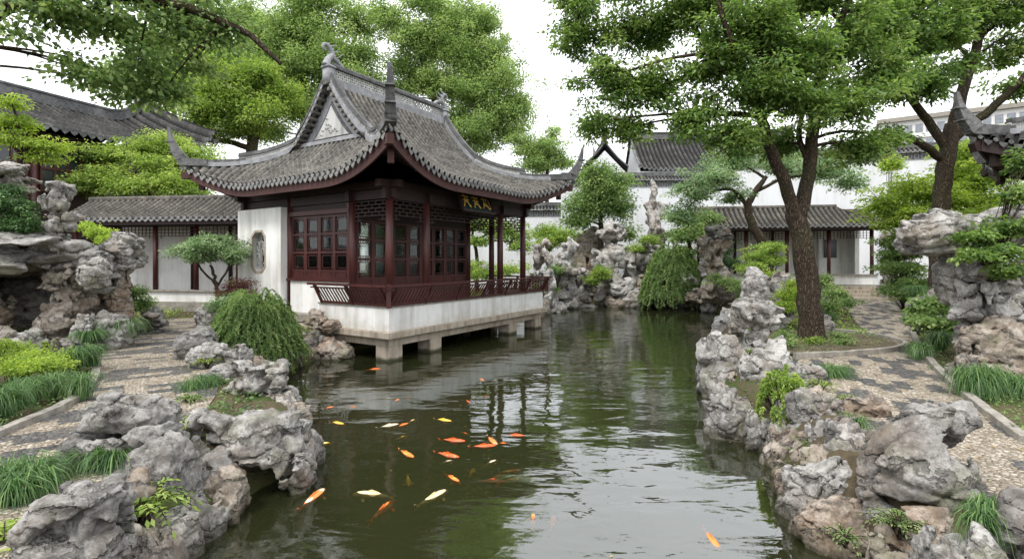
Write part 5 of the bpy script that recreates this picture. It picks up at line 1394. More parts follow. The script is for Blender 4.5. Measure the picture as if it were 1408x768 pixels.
tree('small_tree', 'small pale leaved tree with a crooked trunk in front of the right corridor',
     [([gz(1056, 22, .6)] + pth([(1050, 340), (1036, 312), (1028, 285), (1040, 262), (1054, 242)], 22), [.24, .21, .18, .16, .13, .08]), (pth([(1030, 290), (1010, 262), (985, 262), (960, 275)], 22), [.1, .08, .06, .04]), (pth([(1042, 262), (1080, 245), (1130, 240)], 22), [.08, .06, .03])],
     [bl(955, 262, 22, 34, 22), bl(985, 240, 22, 36, 20), bl(940, 292, 22.4, 26, 20), bl(1010, 270, 22.4, 26, 14, None, .7), bl(1125, 235, 22.4, 44, 18), bl(1165, 250, 22.6, 24, 16), bl(1070, 225, 22.4, 36, 20), bl(1010, 222, 22.6, 40, 16)],
     'pale', 330, 56, .13, 14, rs=.45, flat=.4)
tree('round_tree', 'round dense green tree before the tall garden wall right of the pavilion',
     [([gz(826, 29, .5)] + pth([(826, 330), (826, 290)], 29), [.2, .17, .1])],
     [bl(824, 266, 29, 40, 34, None, 1.2), bl(803, 285, 28.6, 24, 22), bl(850, 285, 28.6, 22, 22), bl(820, 240, 29, 26, 14), bl(846, 255, 29, 22, 20), bl(796, 303, 28.4, 18, 10), bl(862, 320, 28.4, 16, 12)],
     'mid', 420, 60, .16, 15, rs=.5, flat=.6, droop=.3)
tree('shrub_tree', 'bushy tree with dense leaves left of the brown columned rock',
     [([gz(952, 26, .5)] + pth([(950, 350), (946, 325)], 26), [.14, .11, .07])],
     [bl(940, 322, 26, 26, 14), bl(962, 318, 26, 26, 16), bl(948, 300, 26.4, 26, 12), bl(938, 345, 25.8, 18, 10), bl(975, 305, 26.4, 18, 12)],
     'mid', 240, 56, .14, 16, rs=.4)
# trees behind the pavilion
YA = 33
tree('elm_tree', 'bright green spreading tree directly behind the pavilion roof on the left',
     [([gz(338, YA, .3)] + pth([(342, 300), (346, 215), (350, 180)], YA), [.45, .4, .36, .3]), (pth([(347, 205), (315, 195), (285, 190), (262, 178)], YA), [.2, .17, .12, .06]), (pth([(350, 190), (372, 150), (395, 110)], YA), [.24, .2, .12]), (pth([(348, 190), (335, 150), (318, 120)], YA), [.2, .15, .09])],
     [bl(320, 118, 32, 48, 30, None, 1.1), bl(352, 150, 32, 40, 26), bl(290, 150, 32, 44, 26), bl(330, 175, 32.5, 34, 14), bl(270, 180, 32, 34, 18), bl(350, 105, 32.5, 36, 24), bl(262, 130, 33, 36, 26), bl(388, 135, 33, 30, 26), bl(232, 190, 32, 34, 22), bl(302, 90, 33, 36, 20)],
     'bright', 950, 96, .17, 17, rs=.72, flat=.6, droop=.3)
tree('camphor_tree', 'dark green tree rising behind the left gable of the pavilion',
     [([gz(430, 37, .3)] + pth([(430, 240), (436, 180), (440, 130)], 37), [.5, .42, .36, .28]), (pth([(438, 150), (410, 100), (395, 55)], 37), [.2, .16, .08]), (pth([(440, 140), (470, 95), (490, 50)], 37), [.22, .16, .08])],
     [bl(380, 40, 37, 48, 34), bl(430, 30, 37, 50, 34), bl(420, 85, 36, 46, 30), bl(462, 70, 36, 40, 32), bl(480, 110, 36, 40, 30), bl(400, 125, 37, 36, 26), bl(450, 145, 36, 40, 26), bl(350, 70, 37.5, 36, 26), bl(500, 75, 37, 28, 26), bl(430, 0, 37, 60, 22), bl(340, 25, 38, 46, 26), bl(490, 155, 37, 36, 24), bl(370, 180, 37, 40, 18), bl(415, 55, 37.5, 60, 40), bl(460, 105, 37, 60, 40), bl(380, 90, 37.5, 50, 36), bl(505, 120, 38, 34, 40), bl(490, 30, 38, 40, 30), bl(300, 75, 38, 50, 34), bl(420, 150, 37.5, 50, 30), bl(220, 60, 38, 60, 30), bl(270, 40, 38, 50, 30), bl(205, 120, 36, 44, 24), bl(165, 100, 36, 36, 22), bl(240, 100, 37, 40, 26)],
     'fresh', 1700, 84, .20, 18, rs=.85, flat=.75)
tree('plane_tree', 'tall loose green tree behind the main ridge of the pavilion',
     [([gz(610, 40, .3)] + pth([(608, 260), (600, 150), (598, 110)], 40), [.5, .45, .36, .26]), (pth([(600, 130), (575, 70), (560, 20)], 40), [.2, .15, .07]), (pth([(600, 130), (640, 85), (665, 40)], 40), [.22, .16, .08]), (pth([(602, 170), (660, 165), (710, 190)], 40), [.16, .12, .06])],
     [bl(530, 22, 40, 38, 26), bl(572, 45, 40, 40, 32), bl(560, 90, 40, 32, 24), bl(622, 22, 40, 44, 26), bl(662, 30, 40, 32, 26), bl(640, 75, 39, 42, 30), bl(690, 110, 39, 40, 30), bl(655, 125, 39, 40, 26), bl(712, 145, 39, 30, 22), bl(610, 115, 40, 34, 24), bl(668, 168, 39, 40, 20), bl(705, 180, 39, 30, 18), bl(630, 160, 40, 34, 20), bl(585, 0, 40, 50, 18), bl(545, 130, 40, 30, 22), bl(600, 60, 40.5, 60, 44), bl(640, 120, 40, 60, 44), bl(670, 75, 40, 44, 40), bl(690, 150, 39.5, 46, 34), bl(575, 110, 40, 40, 34), bl(640, 40, 40, 56, 34), bl(650, 190, 40, 60, 22)],
     'fresh', 1600, 84, .20, 19, rs=.82, flat=.75)
tree('young_tree', 'slim pale green tree right of the pavilion roof against the sky',
     [([gz(752, 37, .3)] + pth([(752, 260), (755, 200)], 37), [.2, .15, .08])],
     [bl(752, 200, 37, 28, 16), bl(735, 215, 37, 24, 12), bl(768, 212, 37, 14, 10), bl(760, 184, 37, 12, 10), bl(720, 200, 37.5, 26, 20), bl(740, 228, 37, 34, 12), bl(775, 224, 37.4, 20, 9)], 'fresh', 230, 56, .18, 20, rs=.65)
# bough reaching in from the left, in front of everything
tree('overhanging_tree', 'leafy boughs of a near tree reaching in at the top left corner',
     [([(-8.3, 6.6, .5), (-8.2, 6.6, 3.0), (-7.8, 6.7, 5.2)], [.3, .26, .2]),
      ([(-7.9, 6.7, 4.9), (-6.8, 7.2, 6.2), (-5.4, 7.6, 6.35), (-4.2, 7.8, 6.0), (-3.6, 7.9, 5.5)], [.14, .11, .08, .05, .03]),
      ([(-7.9, 6.7, 5.1), (-7.0, 7.6, 6.9), (-5.0, 8.2, 7.3), (-3.2, 8.2, 7.0)], [.14, .11, .08, .04])],
     [bl(150, 25, 7.4, 70, 34), bl(60, 20, 7.2, 60, 30), bl(250, 30, 7.8, 60, 40), bl(310, 40, 8.0, 30, 30), bl(190, 85, 7.7, 50, 26), bl(230, 118, 7.9, 34, 22), bl(95, 78, 7.3, 34, 14, None, .7), bl(150, 112, 7.6, 40, 18, None, 1.3), bl(200, 128, 7.9, 40, 16, None, 1.2), bl(110, 100, 7.5, 30, 12), bl(270, 80, 8, 34, 24), bl(20, 45, 7, 30, 14, None, .7), bl(120, -30, 7.4, 150, 36), bl(280, -25, 8, 60, 30)],
     'mid', 270, 42, .095, 21, rs=.30, flat=.4, droop=.45, asp=.62, upn=.6, twig=.006, limb_r=.025)
tree('maple_tree', 'feathery bright green maple behind the roof of the left corridor',
     [([gz(215, 22.8)] + pth([(214, 310), (208, 275), (190, 250)], 22.8), [.16, .13, .1, .07]), (pth([(208, 280), (240, 250), (262, 240)], 22.8), [.08, .06, .04])],
     [bl(140, 240, 22.6, 40, 18), bl(185, 255, 22.4, 44, 18), bl(235, 250, 22.4, 40, 18), bl(160, 212, 23, 34, 14), bl(215, 225, 23, 40, 16), bl(262, 262, 22.4, 30, 12), bl(110, 255, 22.6, 30, 14), bl(285, 250, 23, 22, 12), bl(200, 200, 23.4, 34, 14), bl(270, 215, 23.6, 36, 18), bl(305, 235, 23.6, 30, 16), bl(240, 195, 23.8, 30, 14), bl(120, 215, 23.4, 34, 14)],
     'bright', 640, 64, .14, 22, rs=.6, flat=.3, droop=.3, asp=.36)
tree('maple_tree', 'slender maple sprays at the left frame edge above the grotto',
     [([(-13.9, 13.2, .5), (-13.6, 13.4, 3.0), (-13.0, 13.5, 5.2)], [.13, .11, .07])],
     [bl(20, 165, 13.4, 24, 12), bl(50, 195, 13.6, 30, 10), bl(10, 190, 13.4, 24, 10), bl(60, 215, 13.8, 26, 8), bl(15, 140, 13.2, 16, 10), bl(70, 200, 14, 20, 7)],
     'lime', 150, 50, .09, 23, rs=.32, flat=.2, asp=.36, twig=.008)
tree('cloud_pruned_tree', 'small flat topped tree with white flecked leaves in front of the left corridor',
     [([gz(300, 15.3)] + pth([(299, 405), (296, 385), (290, 365)], 15.3), [.07, .055, .05, .035]), (pth([(298, 392), (278, 370), (268, 355)], 15.3), [.035, .03, .02]), (pth([(298, 395), (312, 372), (318, 355)], 15.3), [.035, .03, .02])],
     [bl(288, 338, 15.3, 38, 11), bl(262, 345, 15.3, 22, 10), bl(318, 345, 15.3, 24, 10), bl(290, 328, 15.4, 26, 7), bl(275, 352, 15.2, 26, 7), bl(322, 354, 15.3, 14, 6)],
     'pale', 230, 46, .085, 24, rs=.22, flat=.55, twig=.007)
tree('garden_tree', 'small tree with thin trunk seen between the pavilion columns',
     [([gz(656, 29)] + pth([(655, 350), (650, 325), (652, 310)], 29), [.12, .10, .08, .05])],
     [bl(650, 300, 29, 28, 16), bl(672, 310, 29, 24, 14), bl(632, 312, 29, 22, 14), bl(660, 330, 28.5, 18, 8), bl(700, 320, 29, 26, 18), bl(715, 335, 28.5, 18, 14)], 'bright', 230, 52, .14, 25, rs=.42)
# ---------------------------------------------------------------- shrubs, ferns, grasses
def gp(px, py, z): return atz(px, py, z)
strand_bush('weeping_shrub', 'large rounded weeping shrub beside the pavilion hanging over the left shore', gz(350, 11.0, .2), 1.15, 1.05, 1.36, 1200, 31, 'mid', .05, lift=-.1)
strand_bush('weeping_shrub', 'big dome shaped weeping bush on the far bank at the water', gz(924, 25.6, .1), 1.75, 1.4, 2.65, 1200, 32, 'mid', .09, lift=-.1)
strand_bush('trailing_fern', 'trailing bright fern hanging over the rocks of the right shore', gz(1076, 6.7, .35), .36, .34, .62, 120, 33, 'bright', .045, lift=-.3, cat='fern')
strand_bush('trailing_fern', 'small trailing fern beside the tallest leaning boulder', gz(1206, 4.55, .1), .13, .14, .46, 40, 34, 'bright', .035, lift=-.05, cat='fern')
frond_plant('leafy_plant', 'broad leafed light green plant above the flat rock at the bottom left', (-2.9, 3.95, .2), .40, .55, 44, 41, 'bright', .075, 8)
frond_plant('leafy_plant', 'small leafy plant between the craggy boulder and the arched rock', (-3.35, 5.35, .45), .22, .42, 22, 42, 'bright', .05, 7)
frond_plant('leafy_plant', 'low fern at the bottom left frame edge under the angular boulder', (-3.25, 3.25, .5), .35, .25, 16, 43, 'lime', .08, 6)
frond_plant('leafy_plant', 'pale green fern at the bottom edge below the tallest boulder', (2.85, 3.75, .40), .24, .20, 26, 44, 'mid', .04, 8)
frond_plant('leafy_plant', 'tiny bright fern between the rocks at the bottom edge', (2.55, 3.9, .25), .18, .16, 18, 45, 'mid', .035, 7)
bush('leafy_shrub', 'dense broad leafed shrub spilling over the stacked rock wall on the right', [bl(1372, 345, 8.1, 34, 16), bl(1340, 325, 8.3, 26, 12), bl(1395, 310, 8.4, 30, 16), bl(1385, 370, 8.0, 26, 14), bl(1345, 350, 8.0, 18, 10), bl(1400, 265, 8.6, 24, 18), bl(1405, 225, 8.8, 14, 24)], 'deep', 150, 36, .085, 46, rs=.16, flat=.4, asp=.55, base=(8.0, 8.5, 2.1))
bush('leafy_shrub', 'glossy leafed shrub at the foot of the second tree beside the right path', [bl(1285, 420, 11.4, 24, 14), bl(1275, 438, 11.0, 22, 12), bl(1300, 445, 10.8, 22, 12), bl(1262, 425, 11.8, 14, 10)], 'mid', 110, 34, .10, 47, rs=.18, flat=.4, asp=.6)
bush('clipped_shrub', 'dark layered evergreen shrub beside the steps at the right path', [bl(1248, 345, 18.5, 28, 11), bl(1240, 368, 18.2, 30, 12), bl(1255, 388, 18, 30, 12), bl(1235, 400, 18, 22, 10), bl(1225, 352, 19, 14, 10), bl(1262, 405, 17.6, 20, 10), bl(1232, 332, 18.8, 20, 9)], 'mid', 380, 50, .10, 48, rs=.3, flat=.35, base=gz(1245, 18.4))
bush('clipped_shrub', 'cloud clipped green shrub left of the big trunk before the corridor', [bl(1060, 340, 20, 24, 8), bl(1045, 352, 20, 22, 9), bl(1035, 368, 19.6, 20, 9), bl(1065, 358, 19.8, 18, 8), bl(1050, 380, 19.4, 26, 9)], 'bright', 230, 44, .09, 49, rs=.26, flat=.4, base=gz(1050, 19.8))
bush('low_shrub', 'light green shrub directly left of the big trunk base', [bl(1085, 405, 15, 18, 14), bl(1078, 420, 14.6, 14, 8), bl(1096, 392, 15.6, 14, 10)], 'lime', 90, 44, .08, 50, rs=.22, flat=.5, base=gz(1086, 15))
bush('low_shrub', 'low green shrub right of the big trunk among pale rocks', [bl(1150, 402, 18, 18, 9), bl(1130, 385, 19, 14, 9), bl(1160, 415, 17.4, 14, 6), bl(1140, 420, 16, 16, 6)], 'mid', 110, 44, .09, 51, rs=.24, flat=.5, base=gz(1150, 18))
bush('low_shrub', 'yellow green clipped shrub in the bed left of the left path', [bl(38, 492, 7.6, 44, 14), bl(10, 478, 7.8, 26, 14), bl(70, 500, 7.4, 26, 11), bl(30, 505, 7.2, 40, 10)], 'lime', 260, 44, .04, 52, rs=.12, flat=.6, base=(-7.4, 7.6, .6))
bush('low_shrub', 'dark green shrub at the left frame edge on the grotto', [bl(14, 285, 10.4, 30, 18), bl(34, 308, 10.3, 20, 12), bl(0, 312, 10.3, 24, 12), bl(10, 262, 10.8, 18, 8)], 'dark', 230, 44, .06, 53, rs=.18, flat=.45, base=(-10.3, 10.8, 2.6))
bush('low_shrub', 'lime green shrub on the grotto right of the perforated peak', [bl(138, 320, 12.4, 18, 9), bl(120, 312, 12.6, 14, 9), bl(150, 330, 12.2, 14, 7)], 'lime', 90, 44, .06, 54, rs=.16, flat=.5, base=(-10.2, 12.6, 2.4))
bush('low_shrub', 'green shrub between the grotto foot and the corridor wall', [bl(186, 402, 13.4, 14, 12), bl(196, 415, 13.2, 14, 9), bl(184, 420, 13, 12, 8)], 'mid', 90, 40, .06, 55, rs=.16, flat=.5)
bush('low_shrub', 'reddish and green shrub beside the end wall of the pavilion', [bl(330, 392, 14.6, 18, 10), bl(312, 400, 14.4, 14, 10), bl(340, 404, 14.2, 16, 8)], 'red', 80, 40, .06, 56, rs=.18, flat=.5)
bush('low_shrub', 'pale green shrub low between the corridor and the weeping shrub', [bl(318, 412, 13.6, 22, 9), bl(345, 415, 13.4, 20, 8), bl(300, 420, 13.4, 14, 7)], 'pale', 110, 40, .06, 57, rs=.16, flat=.5)
bush('low_shrub', 'light green shrub right of the last pavilion column', [bl(770, 325, 27, 22, 14), bl(752, 318, 27.5, 16, 12), bl(745, 335, 26.5, 14, 10)], 'bright', 150, 46, .12, 58, rs=.32, flat=.5)
bush('low_shrub', 'round green shrub low in the far rockery near the dark cleft', [bl(826, 376, 26.4, 14, 12), bl(815, 384, 26.2, 10, 8)], 'bright', 90, 44, .10, 59, rs=.28, flat=.5)
bush('low_shrub', 'mossy green shrub by the far water right of the pavilion platform', [bl(762, 372, 25, 16, 7), bl(752, 398, 24, 14, 7), bl(775, 368, 25.4, 12, 6)], 'mid', 90, 44, .09, 60, rs=.26, flat=.5)
bush('low_shrub', 'green shrub under the tallest scholar rock on the far bank', [bl(892, 330, 27.4, 16, 8), bl(875, 342, 27, 12, 7)], 'bright', 70, 44, .11, 61, rs=.28, flat=.5)
bush('low_shrub', 'dark ivy clump behind the brown columned rock', [bl(985, 345, 25.5, 24, 16), bl(1004, 362, 24.6, 18, 10), bl(975, 330, 26, 20, 12)], 'dark', 140, 44, .11, 62, rs=.34, flat=.5)
bush('low_shrub', 'mossy cushion around the smooth stone on the far right bank', [bl(1000, 388, 22.4, 26, 7), bl(985, 380, 23, 14, 6), bl(1022, 395, 21, 20, 6)], 'mid', 120, 44, .07, 63, rs=.24, flat=.5)
bush('low_shrub', 'shrubs behind the pavilion railing in front of the white wall', [bl(600, 372, 27, 40, 9), bl(660, 376, 26, 36, 8), bl(700, 370, 25, 24, 9), bl(640, 365, 28, 30, 10)], 'bright', 200, 44, .12, 64, rs=.34, flat=.5)
bush('low_shrub', 'yellow green hedge at the foot of the right garden wall', [bl(1225, 225, 27, 14, 12), bl(1190, 330, 26.5, 16, 10)][:1], 'lime', 50, 44, .13, 65, rs=.4, flat=.5, base=gz(1225, 26.8))
GT = 'lily turf clumps'
for (px, py, Y, r, h, n, lab) in (
    (40, 668, 4.05, .46, .34, 620, 'large lily turf clump at the left frame edge before the path'),
    (112, 640, 4.25, .42, .32, 520, 'lily turf clump against the left side of the big craggy boulder'),
    (28, 566, 5.9, .52, .34, 560, 'wide lily turf clump spilling over the kerb at the left frame edge'),
    (92, 545, 6.7, .50, .32, 560, 'lily turf clump at the outer bend of the left kerb'),
    (92, 505, 8.2, .52, .34, 460, 'lily turf clump behind the yellow green shrub by the left path'),
    (160, 466, 10.6, .70, .42, 460, 'round lily turf clump at the foot of the grotto by the path'),
    (124, 470, 10.2, .40, .26, 260, 'small lily turf clump against the grotto pillar'),
    (288, 548, 7.5, .44, .36, 460, 'lily turf clump between the pale broken rocks of the left shore'),
    (1150, 528, 7.9, .55, .26, 460, 'spreading lily turf clump behind the smooth boulder on the right shore'),
    (1362, 556, 6.9, .55, .50, 620, 'tall lily turf clump under the massive rock wall on the right'),
    (1412, 570, 6.6, .50, .46, 420, 'lily turf clump cut by the right frame edge'),
    (1290, 478, 10.2, .42, .34, 360, 'lily turf clump at the kerb below the glossy shrub'),
    (1288, 500, 9.3, .40, .36, 360, 'second lily turf clump along the right kerb, nearer the camera'),
    (1296, 528, 8.4, .36, .30, 300, 'small lily turf clump beside the smooth foot rock on the right'),
    (1340, 748, 3.3, .24, .30, 320, 'lily turf clump behind the flat rock at the bottom right'),
    (1176, 615, 5.4, .22, .30, 160, 'thin grass tuft in the gap beside the tallest boulder'),
    (1258, 408, 15, .45, .35, 260, 'grass tuft below the layered evergreen by the steps')):
    x, y, z = at(px, py, Y); grass_tuft(lab, x, y, max(z - .02, .36) if Y > 5.5 or px > 1300 else .5, r * 1.25, h * 1.15, int(n * 2.2), int(px * 7 + py), group=GT, w=.0085 if Y < 9 else .013)
rg_ = random.Random(5)
for i in range(9):                                                  # low planting in the kerbed bed and on the slope behind it
    x = rg_.uniform(5.4, 8.2); y = rg_.uniform(10.6, 13.2)
    if i < 4: x, y = 6.95 + .75 * math.cos(i * 1.9 + 3), 11.5 + .6 * math.sin(i * 1.9 + 3)
    bush('ground_plant', 'small low plant growing in the kerbed soil bed round the big trunk', [(x, y, G + .10, rg_.uniform(.16, .34), .22, .10)], rg_.choice(['mid', 'bright']), 16, 34, .05, 700 + i, rs=.10, flat=.5, group='low plants round the big trunk', cat='plant')
for i in range(12):
    Y = rg_.uniform(12.8, 21); x = np.interp(Y, [11.5, 13, 15.4, 18.2, 22], [5.2, 5.6, 6.8, 8.3, 10.2]) + rg_.uniform(.1, 2.6)
    bush('ground_plant', 'low leafy plant among the pale rocks on the slope behind the big trunk', [(x, Y, G + .25, rg_.uniform(.25, .5), .4, .26)], rg_.choice(['mid', 'bright', 'lime', 'dark']), 34, 38, .07, 730 + i, rs=.18, flat=.5, group='low plants on the slope', cat='plant')
for i in range(16):
    px = rg_.uniform(742, 1000); Y = np.interp(px, [744, 800, 900, 960, 1004], [25, 29, 29.5, 27, 25]) + rg_.uniform(-.8, 1.2); zz = rg_.uniform(.8, 2.0); x = (px - HX) / FPX * Y
    bush('ground_plant', 'leafy plant growing between the stones of the far rockery', [(x, Y, zz, rg_.uniform(.35, .7), .5, .4)], rg_.choice(['mid', 'bright', 'dark', 'mid']), 36, 40, .11, 760 + i, rs=.28, flat=.5, group='plants of the far rockery', cat='plant', base=(x, Y, .5))
# ---------------------------------------------------------------- koi
def mk_koi(name, mats):
    """lofted body, forked tail, dorsal and side fins; length 1 along +x, nose at x = .5"""
    b = MB(); prof = [(.50, .012, .012), (.46, .05, .045), (.38, .082, .075), (.24, .105, .10), (.06, .105, .10), (-.12, .08, .08), (-.27, .045, .055), (-.36, .028, .04)]
    n = 12; V = []; F = []
    for i, (x, w, h) in enumerate(prof):
        bend = .10 * (x - .1) ** 2 * (1 if x < .1 else .2)
        for k in range(n):
            t = 2 * math.pi * k / n; V.append((x, bend + w * math.cos(t), h * math.sin(t)))
    for i in range(len(prof) - 1):
        for k in range(n): F.append((i * n + k, i * n + (k + 1) % n, (i + 1) * n + (k + 1) % n, (i + 1) * n + k))
    F += [tuple(range(n))[::-1], tuple((len(prof) - 1) * n + k for k in range(n))]
    b.add(V, F)
    return b
def koi_mat(name, c, patch, thr):
    t = NT(name); co = t.co()
    oi = t.n('ObjectInfo').outputs['Random']; ad = t.n('VectorMath', operation='ADD'); cx = t.n('CombineXYZ'); t.l(t.math('MULTIPLY', oi, 50.0), cx.inputs[0]); t.l(co, ad.inputs[0]); t.l(cx.outputs[0], ad.inputs[1])
    return t.bsdf(t.mix(t.ramp(t.noise(ad.outputs[0], 3.4, 2), [(thr, (0, 0, 0)), (thr + .05, (1, 1, 1))]), c, patch), .35, None, .5)
KM = {'orange': koi_mat('koi_orange', (.95, .22, .03), (.98, .42, .10), .55), 'red': koi_mat('koi_red', (.85, .11, .02), (.95, .3, .08), .6), 'cream': koi_mat('koi_cream', (.95, .70, .38), (.95, .50, .18), .6),
      'yellow': koi_mat('koi_yellow', (.95, .55, .05), (.95, .70, .2), .6), 'pale': koi_mat('koi_pale', (.75, .62, .42), (.8, .5, .3), .6), 'mixed': koi_mat('koi_orange_white', (.95, .26, .06), (.95, .72, .5), .58)}
koi_me = {}
for k, m in KM.items():
    o = mk_koi('koi', m).build('koi_body', m, None, True)
    tl = MB(); tl.prism([(-.33, .01, 0), (-.40, .015, .03), (-.53, .03, .075), (-.47, .02, 0), (-.53, .03, -.075), (-.40, .015, -.03)], (0, .008, 0)); tl.prism([(-.34, .02, .0), (-.5, .10, .004), (-.45, .03, .004), (-.5, -.04, .004)], (0, 0, .008))
    fn = MB(); fn.prism([(.20, -.004, .09), (.05, -.004, .15), (-.12, .0, .10), (-.15, 0, .07)], (0, .008, 0))
    sf = MB()
    for s in (-1, 1): sf.prism([(.27, s * .09, -.04), (.20, s * .20, -.06), (.13, s * .19, -.06), (.20, s * .085, -.05)], (0, 0, .008))
    koi_me[k] = (o.data, tl.build('t', m).data, fn.build('d', m).data, sf.build('s', m).data)
    for q in list(bpy.data.objects):
        if q.name.split('.')[0] in ('koi_body', 't', 'd', 's') and q.parent is None: bpy.data.objects.remove(q)
KOI = [(430, 686, 46, 40, 'mixed'), (514, 681, 52, 176, 'cream'), (526, 702, 44, 42, 'orange'), (595, 685, 46, 28, 'cream'), (561, 660, 24, -78, 'yellow'), (621, 658, 32, -30, 'orange'), (649, 649, 18, 60, 'yellow'),
       (558, 624, 32, -28, 'orange'), (614, 626, 36, -12, 'red'), (622, 606, 34, -4, 'red'), (676, 606, 28, -42, 'mixed'), (664, 614, 34, 3, 'red'), (708, 599, 26, -3, 'red'), (609, 578, 25, -8, 'yellow'), (534, 586, 27, 10, 'pale'), (553, 585, 20, 18, 'orange'),
       (566, 579, 14, 26, 'cream'), (463, 582, 24, -10, 'yellow'), (424, 576, 18, -18, 'orange'), (441, 610, 24, 2, 'yellow'), (416, 567, 11, 0, 'yellow'), (639, 596, 14, -20, 'orange'), (675, 636, 20, 22, 'pale'), (615, 635, 18, 12, 'pale'), (676, 662, 34, -2, 'red'), (681, 656, 14, 20, 'mixed'),
       (702, 659, 20, 10, 'mixed'), (701, 648, 26, 8, 'orange'), (733, 716, 30, 88, 'orange'), (760, 719, 26, 78, 'orange'), (977, 741, 40, -52, 'mixed'), (643, 552, 14, -40, 'red'), (667, 545, 12, 0, 'orange'), (662, 522, 14, -30, 'mixed'), (545, 551, 14, 30, 'mixed'), (560, 547, 10, 8, 'orange'), (498, 550, 10, 20, 'mixed'), (534, 548, 12, 5, 'pale'), (514, 508, 18, 4, 'orange'), (690, 610, 18, 2, 'orange'), (553, 601, 14, 15, 'yellow'), (452, 561, 16, 12, 'mixed'), (484, 560, 14, 6, 'orange')]
CW = {'orange': 'orange', 'red': 'deep orange red', 'cream': 'cream coloured', 'yellow': 'golden yellow', 'pale': 'pale silvery', 'mixed': 'orange and white'}
PLACE = [(470, 'near the left shore'), (590, 'below the pavilion reflection'), (720, 'in the middle of the pond'), (2000, 'in the bright sky reflection')]
SIZE = lambda s: 'large' if s > 38 else 'medium' if s > 21 else 'small'
cnt = {}
for i, (px, py, L, ang, k) in enumerate(KOI):
    z = -.016 if py < 640 else -.022 - .02 * ((i * 7) % 5) / 5
    x, y, _ = atz(px, py, z); sc = 1.15 * L * y / FPX * (1.0 + .35 * abs(math.sin(R(ang))))
    # heading on the water that shows the same slope in the picture
    dy = math.sin(R(ang)) * y / FPX * y / (EYE - z); dx = math.cos(R(ang)) * y / FPX + x / y * dy
    o = empty('koi', (x, y, z), math.atan2(dy, dx)); o.scale = (sc, sc, sc * .9)
    place = [p for lim, p in PLACE if px < lim][0]; row = 'close by' if py > 640 else 'half way out' if py > 570 else 'far out'
    lab = '%s %s koi %s, %s' % (SIZE(L), CW[k], place, row); cnt.setdefault(lab, []).append(o)
    for nm, me in zip(('body', 'tail_fin', 'dorsal_fin', 'side_fins'), koi_me[k]): link_mesh(nm, me, o)
    tag(o, lab, 'koi', 'koi in the pond')
nth = ['nearest', 'second nearest', 'third nearest', 'fourth nearest']
for lab, os_ in cnt.items():
    if len(os_) > 1:
        for j, o in enumerate(sorted(os_, key=lambda q: q.location.y)): o['label'] = '%s %s' % (nth[min(j, 3)], lab)

# ---------------------------------------------------------------- ground cover, litter
def inside(X, Y, poly): return poly_sd(X, Y, np.array(poly)) < 0
rg = np.random.default_rng(91)
def cover(name, n, x0, x1, y0, y1, mat, leaf, hmax, keep, seed):
    rg = np.random.default_rng(seed)
    X = rg.uniform(x0, x1, n); Y = rg.uniform(y0, y1, n)
    dens = vnoise(np.stack([X * .9, Y * .9, X * 0 + seed], -1)) + .5 * vnoise(np.stack([X * 3, Y * 3, X * 0 + seed], -1))
    sd = poly_sd(X, Y, POND)
    ok = (sd > .06) & ~inside(X, Y, PR_L + PR_R) & ~inside(X, Y, PL_L + PL_R) & (dens > keep)
    X, Y, sd, dens = X[ok], Y[ok], sd[ok], dens[ok]; n = len(X)
    Z = .03 + (G - .05) * np.clip(sd / .75, 0, 1) ** .8 + rg.random(n) ** 1.5 * hmax * np.clip(dens - keep + .3, 0, 1)
    C = np.stack([X, Y, Z], -1); D = rg.normal(0, 1, (n, 3)); D[:, 2] = rg.uniform(-.2, .7, n); N = rg.normal(0, .4, (n, 3)); N[:, 2] += 1
    V, F = leaf_quads(C, D, N, leaf * rg.uniform(.6, 1.3, n), .55, rg)
    return tag(np_mesh(name, V, F, LF[mat], None, False, np.repeat(np.clip(rg.normal(.4, .2, n), 0, 1), 4)), kind='stuff')
cover('ground_cover', 90000, -10, 10.5, 2.5, 14, 'mid', .042, .13, -.45, 3)
cover('ground_cover', 30000, -5.5, 5.5, 3, 12, 'grass', .06, .16, -.1, 8)
cover('ground_cover', 60000, -14, 18, 12, 32, 'bright', .09, .22, -.2, 4)
cover('ground_cover', 26000, -10, 9.5, 2.5, 13, 'dark', .04, .10, .0, 5)
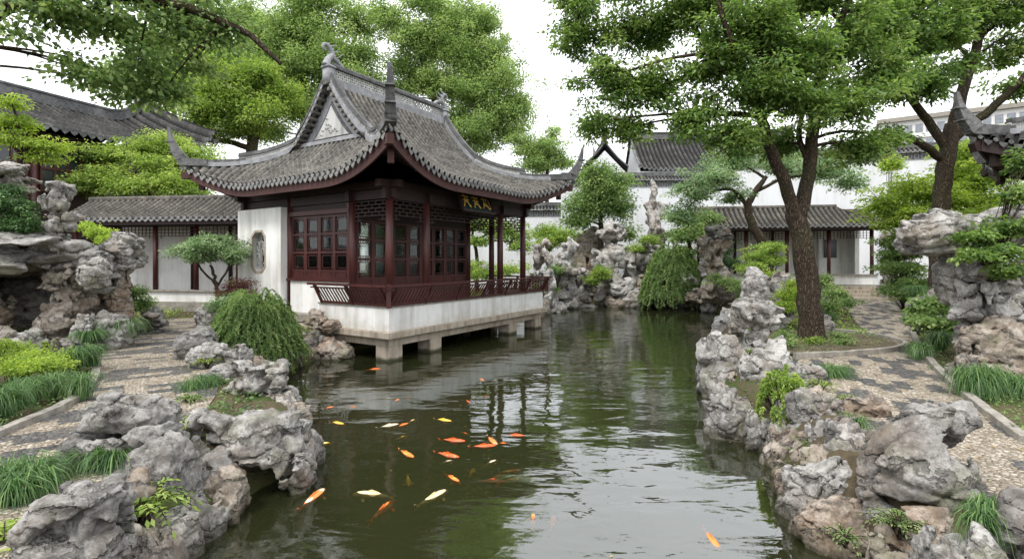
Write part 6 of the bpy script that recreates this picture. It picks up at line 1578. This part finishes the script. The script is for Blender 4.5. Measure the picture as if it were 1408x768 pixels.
t = NT('fallen_leaf'); M['litter'] = t.bsdf(t.ramp(t.n('Attribute', attribute_name='tone').outputs['Fac'], [(0, (.10, .05, .02)), (.5, (.28, .18, .06)), (1, (.42, .36, .10))]), .8, None, .2)
n = 2600; X = rg.uniform(-10, 10, n); Y = rg.uniform(2.6, 18, n); sd = poly_sd(X, Y, POND); ok = sd > .8; X, Y = X[ok], Y[ok]; n = len(X)
C = np.stack([X, Y, np.full(n, G + .016)], -1); D = rg.normal(0, 1, (n, 3)); D[:, 2] = .08; N = rg.normal(0, .15, (n, 3)); N[:, 2] += 1
V, F = leaf_quads(C, D, N, rg.uniform(.025, .06, n), .5, rg); tag(np_mesh('fallen_leaves', V, F, M['litter'], None, False, np.repeat(rg.random(n), 4)), kind='stuff')
n = 260; X = rg.uniform(-4.5, 9, n); Y = rg.uniform(4.2, 26, n); sd = poly_sd(X, Y, POND); ok = sd < -.15; X, Y = X[ok], Y[ok]; n = len(X)
C = np.stack([X, Y, np.full(n, .006)], -1); D = rg.normal(0, 1, (n, 3)); D[:, 2] = .02; N = rg.normal(0, .05, (n, 3)); N[:, 2] += 1
V, F = leaf_quads(C, D, N, rg.uniform(.015, .05, n), .5, rg, .05); tag(np_mesh('floating_leaves', V, F, M['litter'], None, False, np.repeat(rg.random(n), 4)), kind='stuff')

for i, (px, py, Y, r, h, side) in enumerate(((222, 640, 4.75, .2, .18, 0), (268, 602, 5.6, .2, .2, 0), (262, 560, 6.6, .26, .2, 0), (285, 500, 8.6, .3, .24, 0), (318, 535, 7.7, .25, .2, 0), (1120, 620, 5.7, .22, .18, 1), (1168, 560, 6.3, .24, .2, 1), (1030, 480, 9.6, .28, .22, 1), (1060, 520, 8.4, .3, .2, 1), (1130, 540, 7.2, .28, .2, 1), (1232, 748, 4.1, .18, .18, 1), (1180, 640, 5.0, .18, .22, 1))):
    x, y, z = at(px, py, Y)
    frond_plant('bank_fern', 'small fern rooted between the stones of the %s bank' % ('right' if side else 'left'), (x, y, max(.25, min(z, .6))), r, h, 22, 900 + i, 'mid' if i % 3 else 'bright', .045, 8, 'small ferns on the %s bank' % ('right' if side else 'left'), 'fern')
